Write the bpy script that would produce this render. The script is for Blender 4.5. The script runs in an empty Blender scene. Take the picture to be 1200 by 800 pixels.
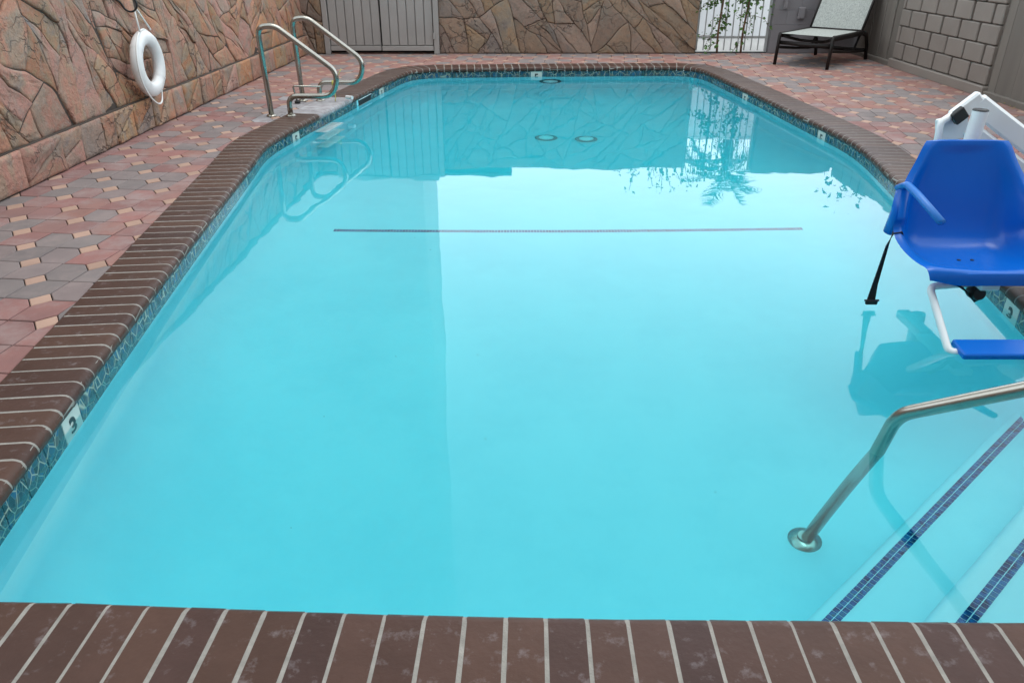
import bpy, bmesh, math, random
from mathutils import Vector, Matrix, noise
R = math.radians
rnd = random.Random(7)
sc = bpy.context.scene
COL = sc.collection

# ------------------------------------------------------------------ camera
H = 1.495                       # eye height above the deck, metres
TH = math.atan(468 / 900)       # downward pitch
cd = bpy.data.cameras.new('camera')
cd.sensor_width = 36
cd.lens = 27.0
cd.clip_start = 0.05
cd.clip_end = 2000
cam = bpy.data.objects.new('camera', cd)
COL.objects.link(cam)
cam.location = (0, 0, H)
cam.rotation_euler = (math.pi / 2 - TH, 0, 0)
sc.camera = cam

# ------------------------------------------------------------------ world, sun, exposure
SUN_EL, SUN_AZ = 80, 75        # azimuth measured from +Y towards +X
world = bpy.data.worlds.new('World')
sc.world = world
world.use_nodes = True
wn, wl = world.node_tree.nodes, world.node_tree.links
wn.clear()
sky = wn.new('ShaderNodeTexSky')
sky.sky_type = 'NISHITA'
sky.sun_disc = False
sky.sun_elevation = R(SUN_EL)
sky.sun_rotation = R(SUN_AZ)
sky.air_density = 1.0
sky.dust_density = 3.0
hs = wn.new('ShaderNodeHueSaturation')
hs.inputs['Saturation'].default_value = 0.35
mx = wn.new('ShaderNodeMix')
mx.data_type = 'RGBA'
mx.inputs[0].default_value = 0.75
mx.inputs[7].default_value = (9.0, 9.9, 10.6, 1)      # even cloud cover, in the sky's own units
bg = wn.new('ShaderNodeBackground')
bg.inputs['Strength'].default_value = 0.11
wo = wn.new('ShaderNodeOutputWorld')
wl.new(sky.outputs[0], hs.inputs['Color'])
wl.new(hs.outputs[0], mx.inputs[6])
wtc = wn.new('ShaderNodeTexCoord'); wsx = wn.new('ShaderNodeSeparateXYZ'); wmr = wn.new('ShaderNodeMapRange'); wmu = wn.new('ShaderNodeVectorMath')
wmr.inputs[1].default_value = 0.0; wmr.inputs[2].default_value = 0.8; wmr.inputs[3].default_value = 2.35; wmr.inputs[4].default_value = 0.95   # thin cloud, brightest low down
wmu.operation = 'SCALE'
wl.new(wtc.outputs['Generated'], wsx.inputs[0]); wl.new(wsx.outputs['Z'], wmr.inputs[0]); wl.new(mx.outputs[2], wmu.inputs[0]); wl.new(wmr.outputs[0], wmu.inputs['Scale'])
wl.new(wmu.outputs[0], bg.inputs['Color'])
wl.new(bg.outputs[0], wo.inputs['Surface'])
sd = bpy.data.lights.new('sun', 'SUN')
sd.energy = 0.8
sd.angle = R(35)
sd.color = (1, 0.96, 0.9)
sun = bpy.data.objects.new('sun', sd)
COL.objects.link(sun)
sun.rotation_euler = (R(90 - SUN_EL), 0, R(180 - SUN_AZ))
sc.view_settings.view_transform = 'Standard'
sc.view_settings.look = 'None'
sc.view_settings.gamma = 1
sc.view_settings.exposure = 0.55
sc.cycles.use_denoising = True
sc.cycles.max_bounces = 14
sc.cycles.diffuse_bounces = 5
sc.cycles.glossy_bounces = 6
sc.cycles.transmission_bounces = 10
sc.cycles.transparent_max_bounces = 8
sc.cycles.caustics_refractive = True
sc.cycles.caustics_reflective = True
sc.cycles.sample_clamp_indirect = 12

# ------------------------------------------------------------------ materials
def newmat(name):
    m = bpy.data.materials.new(name)
    m.use_nodes = True
    nt = m.node_tree
    return m, nt, nt.nodes, nt.links, nt.nodes['Principled BSDF']

def ramp(nodes, cols):
    r = nodes.new('ShaderNodeValToRGB')
    e = r.color_ramp.elements
    while len(e) < len(cols):
        e.new(0.5)
    for k, (p, c) in enumerate(cols):
        e[k].position = p
        e[k].color = (*c, 1)
    return r

def mat(name, base, rough=0.6, var=None, vscale=6.0, spec=0.5, metal=0.0, bump=0.0, bscale=60.0,
        rand=0.0, cols=None, coat=0.0, dirt=None, dirt_scale=2.0, dirt_lo=0.55, dirt_hi=0.75, roughvar=0.0, stretch=None, sat_r=0.0):
    """Principled with noise-driven colour, per-object brightness variation, optional stains and bump."""
    m, nt, N, L, P = newmat(name)
    tc = N.new('ShaderNodeTexCoord')
    gi = N.new('ShaderNodeNewGeometry')
    co = gi.outputs['Position']
    if stretch:
        mp = N.new('ShaderNodeMapping')
        mp.inputs['Scale'].default_value = stretch
        L.new(co, mp.inputs['Vector'])
        co = mp.outputs[0]
    out = None
    oi = N.new('ShaderNodeObjectInfo')
    if cols:
        cr = ramp(N, cols)
        cr.color_ramp.interpolation = 'CONSTANT' if rand == -1 else 'LINEAR'
        L.new(oi.outputs['Random'], cr.inputs[0])
        out = cr.outputs[0]
    else:
        rgb = N.new('ShaderNodeRGB')
        rgb.outputs[0].default_value = (*base, 1)
        out = rgb.outputs[0]
    if var:
        n = N.new('ShaderNodeTexNoise')
        n.inputs['Scale'].default_value = vscale
        n.inputs['Detail'].default_value = 6
        n.inputs['Roughness'].default_value = 0.6
        L.new(co, n.inputs['Vector'])
        mr = N.new('ShaderNodeMapRange')
        mr.inputs[1].default_value = 0.3
        mr.inputs[2].default_value = 0.7
        L.new(n.outputs[0], mr.inputs[0])
        mi = N.new('ShaderNodeMix')
        mi.data_type = 'RGBA'
        L.new(mr.outputs[0], mi.inputs[0])
        mu = N.new('ShaderNodeMix')
        mu.data_type = 'RGBA'
        mu.blend_type = 'MULTIPLY'
        mu.inputs[0].default_value = 1
        mu.inputs[7].default_value = (*var, 1)
        L.new(out, mu.inputs[6])
        L.new(out, mi.inputs[6])
        L.new(mu.outputs[2], mi.inputs[7])
        out = mi.outputs[2]
    if rand > 0:
        h = N.new('ShaderNodeHueSaturation')
        mr2 = N.new('ShaderNodeMapRange')
        mr2.inputs[3].default_value = 1 - rand
        mr2.inputs[4].default_value = 1 + rand
        wn_ = N.new('ShaderNodeMath')
        wn_.operation = 'MULTIPLY'
        wn_.inputs[1].default_value = 7.31
        fr = N.new('ShaderNodeMath')
        fr.operation = 'FRACT'
        L.new(oi.outputs['Random'], wn_.inputs[0])
        L.new(wn_.outputs[0], fr.inputs[0])
        L.new(fr.outputs[0], mr2.inputs[0])
        L.new(mr2.outputs[0], h.inputs['Value'])
        L.new(out, h.inputs['Color'])
        out = h.outputs[0]
    if dirt:
        n = N.new('ShaderNodeTexNoise')
        n.inputs['Scale'].default_value = dirt_scale
        n.inputs['Detail'].default_value = 9
        n.inputs['Roughness'].default_value = 0.68
        L.new(co, n.inputs['Vector'])
        mr = N.new('ShaderNodeMapRange')
        mr.inputs[1].default_value = dirt_lo
        mr.inputs[2].default_value = dirt_hi
        L.new(n.outputs[0], mr.inputs[0])
        mi = N.new('ShaderNodeMix')
        mi.data_type = 'RGBA'
        mi.inputs[7].default_value = (*dirt, 1)
        L.new(mr.outputs[0], mi.inputs[0])
        L.new(out, mi.inputs[6])
        out = mi.outputs[2]
    L.new(out, P.inputs['Base Color'])
    P.inputs['Roughness'].default_value = rough
    P.inputs['Metallic'].default_value = metal
    P.inputs['Specular IOR Level'].default_value = spec
    P.inputs['Coat Weight'].default_value = coat
    if roughvar:
        n = N.new('ShaderNodeTexNoise')
        n.inputs['Scale'].default_value = 14
        L.new(co, n.inputs['Vector'])
        mr = N.new('ShaderNodeMapRange')
        mr.inputs[3].default_value = rough - roughvar
        mr.inputs[4].default_value = rough + roughvar
        L.new(n.outputs[0], mr.inputs[0])
        L.new(mr.outputs[0], P.inputs['Roughness'])
    if bump:
        n = N.new('ShaderNodeTexNoise')
        n.inputs['Scale'].default_value = bscale
        n.inputs['Detail'].default_value = 7
        L.new(co, n.inputs['Vector'])
        b = N.new('ShaderNodeBump')
        b.inputs['Strength'].default_value = 1.0
        b.inputs['Distance'].default_value = bump
        L.new(n.outputs[0], b.inputs['Height'])
        L.new(b.outputs[0], P.inputs['Normal'])
    return m

M = {}
M['brick'] = mat('glazed_brick', None, 0.42, var=(0.8, 0.78, 0.76), vscale=9, cols=[(0, (0.066, 0.033, 0.025)), (0.5, (0.080, 0.041, 0.029)), (1, (0.060, 0.031, 0.026))],
                 rand=0.12, dirt=(0.30, 0.27, 0.28), dirt_scale=17, dirt_lo=0.56, dirt_hi=0.98, bump=0.0014, bscale=55, spec=0.2)
M['brick_stained'] = mat('scaled_brick', (0.42, 0.42, 0.44), 0.8, var=(0.5, 0.45, 0.45), vscale=11, rand=0.1, bump=0.003, bscale=60)
M['mortar'] = mat('coping_mortar', (0.31, 0.295, 0.265), 0.9, var=(0.65, 0.65, 0.65), vscale=22, bump=0.002, bscale=160)
M['paver_red'] = mat('red_paver', None, 0.85, var=(0.78, 0.84, 0.88), vscale=5, rand=0.10, bump=0.0015, bscale=220,
                     cols=[(0, (0.245, 0.120, 0.108)), (0.4, (0.28, 0.128, 0.112)), (0.75, (0.245, 0.142, 0.132)), (1, (0.31, 0.150, 0.12))], dirt=(0.29, 0.235, 0.225), dirt_scale=3.5, dirt_lo=0.47, dirt_hi=0.74)
M['paver_grey'] = mat('grey_paver', None, 0.85, var=(0.8, 0.8, 0.82), vscale=5, rand=0.10, bump=0.0015, bscale=220,
                      cols=[(0, (0.175, 0.150, 0.145)), (0.5, (0.205, 0.175, 0.168)), (1, (0.215, 0.165, 0.158))], dirt=(0.26, 0.205, 0.195), dirt_scale=3.5, dirt_lo=0.47, dirt_hi=0.74)
M['paver_tan'] = mat('tan_paver', None, 0.85, var=(0.85, 0.85, 0.85), vscale=7, rand=0.08, bump=0.0012, bscale=220,
                     cols=[(0, (0.375, 0.24, 0.18)), (1, (0.43, 0.28, 0.215))], dirt=(0.36, 0.25, 0.2), dirt_scale=4)
M['ground'] = mat('joint_sand_and_concrete', (0.085, 0.075, 0.07), 0.95, var=(0.7, 0.7, 0.7), vscale=2, bump=0.004, bscale=40)
M['concrete'] = mat('pale_concrete', (0.50, 0.50, 0.49), 0.9, var=(0.8, 0.8, 0.8), vscale=0.6, bump=0.003, bscale=40)
M['plaster'] = mat('pool_plaster', (0.37, 0.805, 0.865), 0.7, var=(0.88, 0.95, 0.965), vscale=1.6, dirt=(0.29, 0.735, 0.81), dirt_scale=1.7, dirt_lo=0.46, dirt_hi=0.74, spec=0.2)
def stone_mat(name, cols, patch, dark, bump=0.03):
    """carved, stained cement stone: blotches of several earth colours inside every stone"""
    m, nt, N, L, P = newmat(name)
    g = N.new('ShaderNodeNewGeometry'); oi = N.new('ShaderNodeObjectInfo')
    ad = N.new('ShaderNodeVectorMath'); ad.operation = 'ADD'
    sc_ = N.new('ShaderNodeMath'); sc_.operation = 'MULTIPLY'; sc_.inputs[1].default_value = 40
    L.new(oi.outputs['Random'], sc_.inputs[0]); L.new(g.outputs['Position'], ad.inputs[0]); L.new(sc_.outputs[0], ad.inputs[1])
    def nz(scale, det, rough=.6, src=None, dist=0.0):
        n = N.new('ShaderNodeTexNoise'); n.inputs['Scale'].default_value = scale; n.inputs['Detail'].default_value = det; n.inputs['Roughness'].default_value = rough
        n.inputs['Distortion'].default_value = dist; L.new(src or ad.outputs[0], n.inputs['Vector']); return n
    a = nz(2.2, 7, .62, dist=.6); cr = ramp(N, cols); L.new(a.outputs[0], cr.inputs[0])
    hv = N.new('ShaderNodeHueSaturation'); mr = N.new('ShaderNodeMapRange'); mr.inputs[3].default_value = .90; mr.inputs[4].default_value = 1.22
    L.new(oi.outputs['Random'], mr.inputs[0]); L.new(mr.outputs[0], hv.inputs['Value']); L.new(cr.outputs[0], hv.inputs['Color'])
    s7 = N.new('ShaderNodeMath'); s7.operation = 'MULTIPLY'; s7.inputs[1].default_value = 13.7; f7 = N.new('ShaderNodeMath'); f7.operation = 'FRACT'
    L.new(oi.outputs['Random'], s7.inputs[0]); L.new(s7.outputs[0], f7.inputs[0])
    for (key, lo, hi) in (('Hue', .492, .512), ('Saturation', .95, 1.25)):
        q = N.new('ShaderNodeMapRange'); q.inputs[3].default_value = lo; q.inputs[4].default_value = hi; L.new(f7.outputs[0], q.inputs[0]); L.new(q.outputs[0], hv.inputs[key])
    out = hv.outputs[0]
    for (scale, lo, hi, col, f) in ((9, .52, .72, patch, .7), (16, .55, .75, dark, .75), (45, .50, .75, dark, .45)):
        n = nz(scale, 8, .7, g.outputs['Position'], .8); q = N.new('ShaderNodeMapRange'); q.inputs[1].default_value = lo; q.inputs[2].default_value = hi; q.inputs[4].default_value = f
        L.new(n.outputs[0], q.inputs[0]); mi = N.new('ShaderNodeMix'); mi.data_type = 'RGBA'; mi.inputs[7].default_value = (*col, 1)
        L.new(q.outputs[0], mi.inputs[0]); L.new(out, mi.inputs[6]); out = mi.outputs[2]
    vd = nz(3.0, 4, .6, g.outputs['Position'], .3); vs = N.new('ShaderNodeVectorMath'); vs.operation = 'SCALE'; vs.inputs['Scale'].default_value = .45
    va_ = N.new('ShaderNodeVectorMath'); va_.operation = 'ADD'; L.new(vd.outputs['Color'], vs.inputs[0]); L.new(vs.outputs[0], va_.inputs[0]); L.new(g.outputs['Position'], va_.inputs[1])
    vo = N.new('ShaderNodeTexVoronoi'); vo.feature = 'DISTANCE_TO_EDGE'; vo.inputs['Scale'].default_value = 4.2; L.new(va_.outputs[0], vo.inputs['Vector'])
    vm = N.new('ShaderNodeMapRange'); vm.inputs[2].default_value = .045; vm.inputs[3].default_value = 1; vm.inputs[4].default_value = 0; L.new(vo.outputs[0], vm.inputs[0])
    gate_ = nz(2.0, 3, .5, g.outputs['Position']); gm = N.new('ShaderNodeMapRange'); gm.inputs[1].default_value = .46; gm.inputs[2].default_value = .60; L.new(gate_.outputs[0], gm.inputs[0])
    ck = N.new('ShaderNodeMath'); ck.operation = 'MULTIPLY'; L.new(vm.outputs[0], ck.inputs[0]); L.new(gm.outputs[0], ck.inputs[1])
    ckm = N.new('ShaderNodeMath'); ckm.operation = 'MULTIPLY'; ckm.inputs[1].default_value = .6; L.new(ck.outputs[0], ckm.inputs[0])
    mi = N.new('ShaderNodeMix'); mi.data_type = 'RGBA'; mi.inputs[7].default_value = (*[q * .6 for q in dark], 1); L.new(ckm.outputs[0], mi.inputs[0]); L.new(out, mi.inputs[6]); out = mi.outputs[2]
    L.new(out, P.inputs['Base Color']); P.inputs['Roughness'].default_value = .8
    inv = N.new('ShaderNodeMath'); inv.operation = 'SUBTRACT'; inv.inputs[0].default_value = 1; L.new(ck.outputs[0], inv.inputs[1])
    b0 = N.new('ShaderNodeBump'); b0.inputs['Distance'].default_value = .012; b0.inputs['Strength'].default_value = .9; L.new(inv.outputs[0], b0.inputs['Height'])
    prev = b0.outputs[0]
    for (scale, d_) in ((6, bump), (22, bump * .45), (90, bump * .12)):
        n = nz(scale, 6, .65, g.outputs['Position'], .5); b = N.new('ShaderNodeBump'); b.inputs['Distance'].default_value = d_; b.inputs['Strength'].default_value = .9
        L.new(n.outputs[0], b.inputs['Height'])
        if prev: L.new(prev, b.inputs['Normal'])
        prev = b.outputs[0]
    L.new(prev, P.inputs['Normal'])
    return m
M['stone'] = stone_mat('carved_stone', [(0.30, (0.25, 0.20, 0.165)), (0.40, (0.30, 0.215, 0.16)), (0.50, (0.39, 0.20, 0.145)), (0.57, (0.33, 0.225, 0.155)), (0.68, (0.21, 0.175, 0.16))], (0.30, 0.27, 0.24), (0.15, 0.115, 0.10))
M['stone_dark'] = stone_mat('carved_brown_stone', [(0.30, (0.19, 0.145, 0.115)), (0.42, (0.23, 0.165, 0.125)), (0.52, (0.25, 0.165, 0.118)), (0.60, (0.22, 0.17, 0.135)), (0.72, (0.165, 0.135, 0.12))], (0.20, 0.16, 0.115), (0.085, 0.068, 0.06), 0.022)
M['stone_joint'] = mat('stone_joint', (0.075, 0.058, 0.048), 0.95, var=(0.6, 0.6, 0.6), vscale=5)
M['block'] = mat('painted_block', (0.235, 0.205, 0.178), 0.62, var=(0.90, 0.88, 0.88), vscale=3, rand=0.05, bump=0.0015, bscale=50)
M['block_joint'] = mat('painted_block_joint', (0.155, 0.132, 0.110), 0.85, var=(0.6, 0.6, 0.6), vscale=20, bump=0.01, bscale=30, dirt=(0.22, 0.2, 0.18), dirt_scale=14, dirt_lo=0.62, dirt_hi=0.7)
M['block_grey'] = mat('painted_grey_block', (0.200, 0.185, 0.190), 0.7, var=(0.9, 0.9, 0.9), vscale=2.5, rand=0.03, bump=0.0015, bscale=50)
M['board'] = mat('painted_board', (0.185, 0.162, 0.138), 0.7, var=(0.72, 0.72, 0.72), vscale=3, rand=0.08, bump=0.003, bscale=14, stretch=(1, 1, 0.12))
M['gate'] = mat('grey_gate_paint', (0.33, 0.308, 0.288), 0.55, var=(0.88, 0.88, 0.88), vscale=3, rand=0.03, bump=0.0008, bscale=40)
M['black'] = mat('black_rubber', (0.012, 0.012, 0.013), 0.6)
M['steel'] = mat('brushed_steel', (0.42, 0.41, 0.37), 0.25, var=(0.85, 0.82, 0.78), vscale=5, metal=1, roughvar=0.04)
M['whitepaint'] = mat('white_powder_coat', (0.80, 0.84, 0.85), 0.35, var=(0.93, 0.94, 0.95), vscale=4, coat=0.2)
M['white'] = mat('white_vinyl', (0.80, 0.80, 0.80), 0.42, var=(0.9, 0.9, 0.88), vscale=7, dirt=(0.52, 0.54, 0.44), dirt_scale=9, dirt_lo=0.66, dirt_hi=0.8)
M['rope'] = mat('white_rope', (0.78, 0.78, 0.76), 0.8, bump=0.001, bscale=300)
M['blue'] = mat('blue_plastic', (0.0, 0.125, 0.55), 0.26, var=(0.9, 0.93, 0.95), vscale=3, spec=0.45, bump=0.0003, bscale=240)
M['bluelight'] = mat('sun_faded_blue_plastic', (0.015, 0.17, 0.56), 0.36, var=(0.9, 0.93, 0.95), vscale=5, spec=0.5)
M['bronze'] = mat('dark_bronze_frame', (0.012, 0.009, 0.008), 0.5, spec=0.3)
M['strap'] = mat('black_webbing', (0.010, 0.010, 0.011), 0.85, bump=0.0008, bscale=400)
M['bark'] = mat('brown_stem', (0.16, 0.085, 0.045), 0.9, var=(0.6, 0.6, 0.6), vscale=12, bump=0.003, bscale=50)
M['leaf'] = mat('vine_leaf', None, 0.55, cols=[(0, (0.07, 0.16, 0.02)), (1, (0.16, 0.30, 0.04))], var=(0.5, 0.6, 0.5), vscale=5)
M['palmleaf'] = mat('palm_leaf', (0.035, 0.07, 0.022), 0.6, var=(0.7, 0.8, 0.6), vscale=5)
M['dryleaf'] = mat('fallen_leaf', (0.30, 0.27, 0.06), 0.8, var=(0.6, 0.5, 0.5), vscale=9)
M['offwhite'] = mat('off_white_render', (0.80, 0.81, 0.82), 0.85, var=(0.93, 0.93, 0.93), vscale=0.8, bump=0.002, bscale=30)
M['beige'] = mat('beige_render', (0.80, 0.78, 0.74), 0.9, var=(0.9, 0.9, 0.9), vscale=0.5, bump=0.002, bscale=20)
M['beige2'] = mat('tan_render', (0.30, 0.26, 0.22), 0.9, var=(0.9, 0.9, 0.9), vscale=0.5, bump=0.002, bscale=20)
M['galv'] = mat('grey_fence_paint', (0.42, 0.43, 0.42), 0.5, var=(0.8, 0.8, 0.8), vscale=8)
M['rooftile'] = mat('dark_roof_edge', (0.10, 0.075, 0.06), 0.8, var=(0.7, 0.7, 0.7), vscale=6)
M['marker'] = mat('cream_marker_tile', (0.66, 0.65, 0.58), 0.25, var=(0.93, 0.93, 0.93), vscale=20)
M['ink'] = mat('black_numeral', (0.015, 0.014, 0.014), 0.3)
M['drainring'] = mat('grey_drain_ring', (0.16, 0.36, 0.38), 0.5)
M['tread'] = mat('white_step_plastic', (0.80, 0.80, 0.80), 0.5)
M['drain'] = mat('white_drain_cover', (0.88, 0.90, 0.90), 0.5)
M['darkring'] = mat('dark_light_ring', (0.06, 0.08, 0.09), 0.4)
M['yellow'] = mat('yellow_cord', (0.55, 0.50, 0.12), 0.8)
M['stain'] = mat('lime_stained_paver', (0.33, 0.32, 0.33), 0.9, var=(0.6, 0.55, 0.55), vscale=9, rand=0.1, bump=0.002, bscale=100)

# small dark blue glass mosaic
m, nt, N, L, P = newmat('blue_mosaic')
oi = N.new('ShaderNodeNewGeometry')
wnz = N.new('ShaderNodeTexNoise'); wnz.inputs['Scale'].default_value = 28; wnz.inputs['Detail'].default_value = 3
L.new(oi.outputs['Position'], wnz.inputs['Vector'])
cr = ramp(N, [(0.36, (0.0, 0.03, 0.10)), (0.48, (0.0, 0.075, 0.23)), (0.56, (0.0, 0.14, 0.34)), (0.68, (0.02, 0.13, 0.18))])
L.new(wnz.outputs[0], cr.inputs[0]); L.new(cr.outputs[0], P.inputs['Base Color']); P.inputs['Roughness'].default_value = 0.5; P.inputs['Specular IOR Level'].default_value = 0.06
M['mosaic'] = m

# waterline tile: dark teal and blue shards with thin cream veins
m, nt, N, L, P = newmat('cracked_glaze_tile')
g = N.new('ShaderNodeNewGeometry')
mp = N.new('ShaderNodeMapping'); mp.inputs['Scale'].default_value = (1, 1, 0.8)
L.new(g.outputs['Position'], mp.inputs['Vector'])
v1 = N.new('ShaderNodeTexVoronoi'); v1.feature = 'DISTANCE_TO_EDGE'; v1.inputs['Scale'].default_value = 15
v2 = N.new('ShaderNodeTexVoronoi'); v2.feature = 'F1'; v2.inputs['Scale'].default_value = 30
v3 = N.new('ShaderNodeTexVoronoi'); v3.feature = 'DISTANCE_TO_EDGE'; v3.inputs['Scale'].default_value = 30
for v in (v1, v2, v3): L.new(mp.outputs[0], v.inputs['Vector'])
sx = N.new('ShaderNodeSeparateColor'); L.new(v2.outputs['Color'], sx.inputs[0])
cr = ramp(N, [(0.0, (0.008, 0.035, 0.045)), (0.3, (0.014, 0.085, 0.15)), (0.5, (0.022, 0.055, 0.055)), (0.7, (0.018, 0.095, 0.19)), (0.85, (0.07, 0.085, 0.08)), (1.0, (0.008, 0.04, 0.07))])
L.new(sx.outputs[0], cr.inputs[0])
def veil(src, w, col, prev):
    c = ramp(N, [(0.0, (1, 1, 1)), (w, (0, 0, 0))]); L.new(src.outputs[0], c.inputs[0])
    mi = N.new('ShaderNodeMix'); mi.data_type = 'RGBA'; mi.inputs[7].default_value = (*col, 1)
    L.new(c.outputs[0], mi.inputs[0]); L.new(prev, mi.inputs[6]); return mi.outputs[2]
o1 = veil(v3, 0.03, (0.13, 0.20, 0.17), cr.outputs[0])
o2 = veil(v1, 0.045, (0.42, 0.44, 0.34), o1)
L.new(o2, P.inputs['Base Color']); P.inputs['Roughness'].default_value = 0.16
M['wtile'] = m

# water body
m = bpy.data.materials.new('pool_water'); m.use_nodes = True
nt = m.node_tree; N, L = nt.nodes, nt.links; N.clear()
gl = N.new('ShaderNodeBsdfGlass'); gl.inputs['IOR'].default_value = 1.333; gl.inputs['Roughness'].default_value = 0.012
gl.inputs['Color'].default_value = (1, 1, 1, 1)
va = N.new('ShaderNodeVolumeAbsorption'); va.inputs['Color'].default_value = (0.0, 0.918, 0.954, 1); va.inputs['Density'].default_value = 0.60
ou = N.new('ShaderNodeOutputMaterial')
g = N.new('ShaderNodeNewGeometry')
n1 = N.new('ShaderNodeTexNoise'); n1.inputs['Scale'].default_value = 2.2; n1.inputs['Detail'].default_value = 2
L.new(g.outputs['Position'], n1.inputs['Vector'])
b = N.new('ShaderNodeBump'); b.inputs['Distance'].default_value = 0.0012; b.inputs['Strength'].default_value = 1
L.new(n1.outputs[0], b.inputs['Height']); L.new(b.outputs[0], gl.inputs['Normal'])
L.new(gl.outputs[0], ou.inputs['Surface']); L.new(va.outputs[0], ou.inputs['Volume'])
M['water'] = m

# woven sling fabric
m, nt, N, L, P = newmat('woven_sling')
tc = N.new('ShaderNodeNewGeometry'); n = N.new('ShaderNodeTexNoise'); n.inputs['Scale'].default_value = 80; n.inputs['Detail'].default_value = 5
mp = N.new('ShaderNodeMapping'); mp.inputs['Scale'].default_value = (1, 1, 0.2)
L.new(tc.outputs['Position'], mp.inputs['Vector']); L.new(mp.outputs[0], n.inputs['Vector'])
cr = ramp(N, [(0.3, (0.24, 0.26, 0.24)), (0.7, (0.42, 0.44, 0.41))]); L.new(n.outputs[0], cr.inputs[0]); L.new(cr.outputs[0], P.inputs['Base Color'])
P.inputs['Roughness'].default_value = 0.8
M['sling'] = m

# ------------------------------------------------------------------ object helpers
def link(o, parent=None):
    COL.objects.link(o)
    if parent is not None:
        o.parent = parent
    return o

def tag(o, label=None, cat=None, group=None, kind=None):
    if label: o['label'] = label
    if cat: o['category'] = cat
    if group: o['group'] = group
    if kind: o['kind'] = kind
    return o

def empty(name, loc=(0, 0, 0), rz=0, **k):
    o = bpy.data.objects.new(name, None)
    o.location = loc
    o.rotation_euler = (0, 0, rz)
    o.empty_display_size = 0.2
    link(o)
    return tag(o, **k)

def meshobj(name, V, F, m, parent=None, smooth=False, loc=None, **k):
    me = bpy.data.meshes.new(name)
    me.from_pydata([tuple(v) for v in V], [], F)
    me.materials.append(m)
    if smooth:
        for p in me.polygons: p.use_smooth = True
    me.update()
    o = bpy.data.objects.new(name, me)
    if loc is not None: o.location = loc
    link(o, parent)
    return tag(o, **k)

class MB:
    """collects shapes of ONE part"""
    def __init__(s): s.V = []; s.F = []
    def add(s, V, F):
        b = len(s.V); s.V += [Vector(v) for v in V]; s.F += [tuple(i + b for i in f) for f in F]; return s
    def box(s, c, d, rot=None, ch=0.0):
        """box centred c, full size d, chamfer ch on the 12 edges, rot = Matrix"""
        c = Vector(c); hx, hy, hz = d[0] / 2, d[1] / 2, d[2] / 2
        if ch <= 0:
            V = [Vector((x, y, z)) for x in (-hx, hx) for y in (-hy, hy) for z in (-hz, hz)]
            F = [(0, 1, 3, 2), (4, 6, 7, 5), (0, 4, 5, 1), (2, 3, 7, 6), (0, 2, 6, 4), (1, 5, 7, 3)]
        else:
            bm = bmesh.new()
            bmesh.ops.create_cube(bm, size=1)
            for v in bm.verts: v.co = Vector((v.co.x * d[0], v.co.y * d[1], v.co.z * d[2]))
            bmesh.ops.bevel(bm, geom=list(bm.edges), offset=min(ch, min(d) * 0.45), segments=1, affect='EDGES', profile=0.5)
            bm.verts.index_update()
            V = [v.co.copy() for v in bm.verts]; F = [tuple(v.index for v in f.verts) for f in bm.faces]
            bm.free()
        if rot is not None: V = [rot @ v for v in V]
        return s.add([v + c for v in V], F)
    def tube(s, pts, r, n=12, cap=True, flat=None):
        """swept round tube; flat=(a,b) gives an elliptical/rectangular section of half sizes a,b"""
        P = [Vector(p) for p in pts]; rs = r if isinstance(r, (list, tuple)) else [r] * len(P)
        T = []
        for i in range(len(P)):
            a = P[max(0, i - 1)]; b = P[min(len(P) - 1, i + 1)]
            T.append((b - a).normalized())
        ref = Vector((0, 0, 1)) if abs(T[0].z) < 0.9 else Vector((1, 0, 0))
        X = (ref - T[0] * ref.dot(T[0])).normalized(); V = []; F = []
        for i, p in enumerate(P):
            X = (X - T[i] * X.dot(T[i])).normalized(); Y = T[i].cross(X)
            for k in range(n):
                a = 2 * math.pi * k / n
                if flat: V.append(p + X * (math.cos(a) * flat[0]) + Y * (math.sin(a) * flat[1]))
                else: V.append(p + X * (math.cos(a) * rs[i]) + Y * (math.sin(a) * rs[i]))
        for i in range(len(P) - 1):
            for k in range(n):
                F.append((i * n + k, i * n + (k + 1) % n, (i + 1) * n + (k + 1) % n, (i + 1) * n + k))
        if cap:
            F.append(tuple(range(n - 1, -1, -1))); F.append(tuple((len(P) - 1) * n + k for k in range(n)))
        return s.add(V, F)
    def lathe(s, prof, c=(0, 0, 0), n=20, rot=None):
        V = []; F = []; c = Vector(c)
        for (r, z) in prof:
            for k in range(n):
                a = 2 * math.pi * k / n; v = Vector((r * math.cos(a), r * math.sin(a), z))
                V.append((rot @ v if rot is not None else v) + c)
        for i in range(len(prof) - 1):
            for k in range(n):
                F.append((i * n + k, i * n + (k + 1) % n, (i + 1) * n + (k + 1) % n, (i + 1) * n + k))
        F.append(tuple(range(n - 1, -1, -1))); F.append(tuple((len(prof) - 1) * n + k for k in range(n)))
        return s.add(V, F)
    def prism(s, poly, z0, z1):
        n = len(poly); V = [(x, y, z0) for x, y in poly] + [(x, y, z1) for x, y in poly]
        F = [tuple(range(n - 1, -1, -1)), tuple(range(n, 2 * n))] + [(i, (i + 1) % n, n + (i + 1) % n, n + i) for i in range(n)]
        return s.add(V, F)
    def build(s, name, m, parent=None, smooth=False, **k):
        o = meshobj(name, s.V, s.F, m, parent, smooth, **k)
        return o

def autosmooth(o, ang=40):
    me = o.data
    for p in me.polygons: p.use_smooth = True
    bm = bmesh.new(); bm.from_mesh(me)
    for e in bm.edges:
        if len(e.link_faces) == 2 and e.calc_face_angle(0) > R(ang): e.smooth = False
    bm.to_mesh(me); bm.free()
    return o

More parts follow.
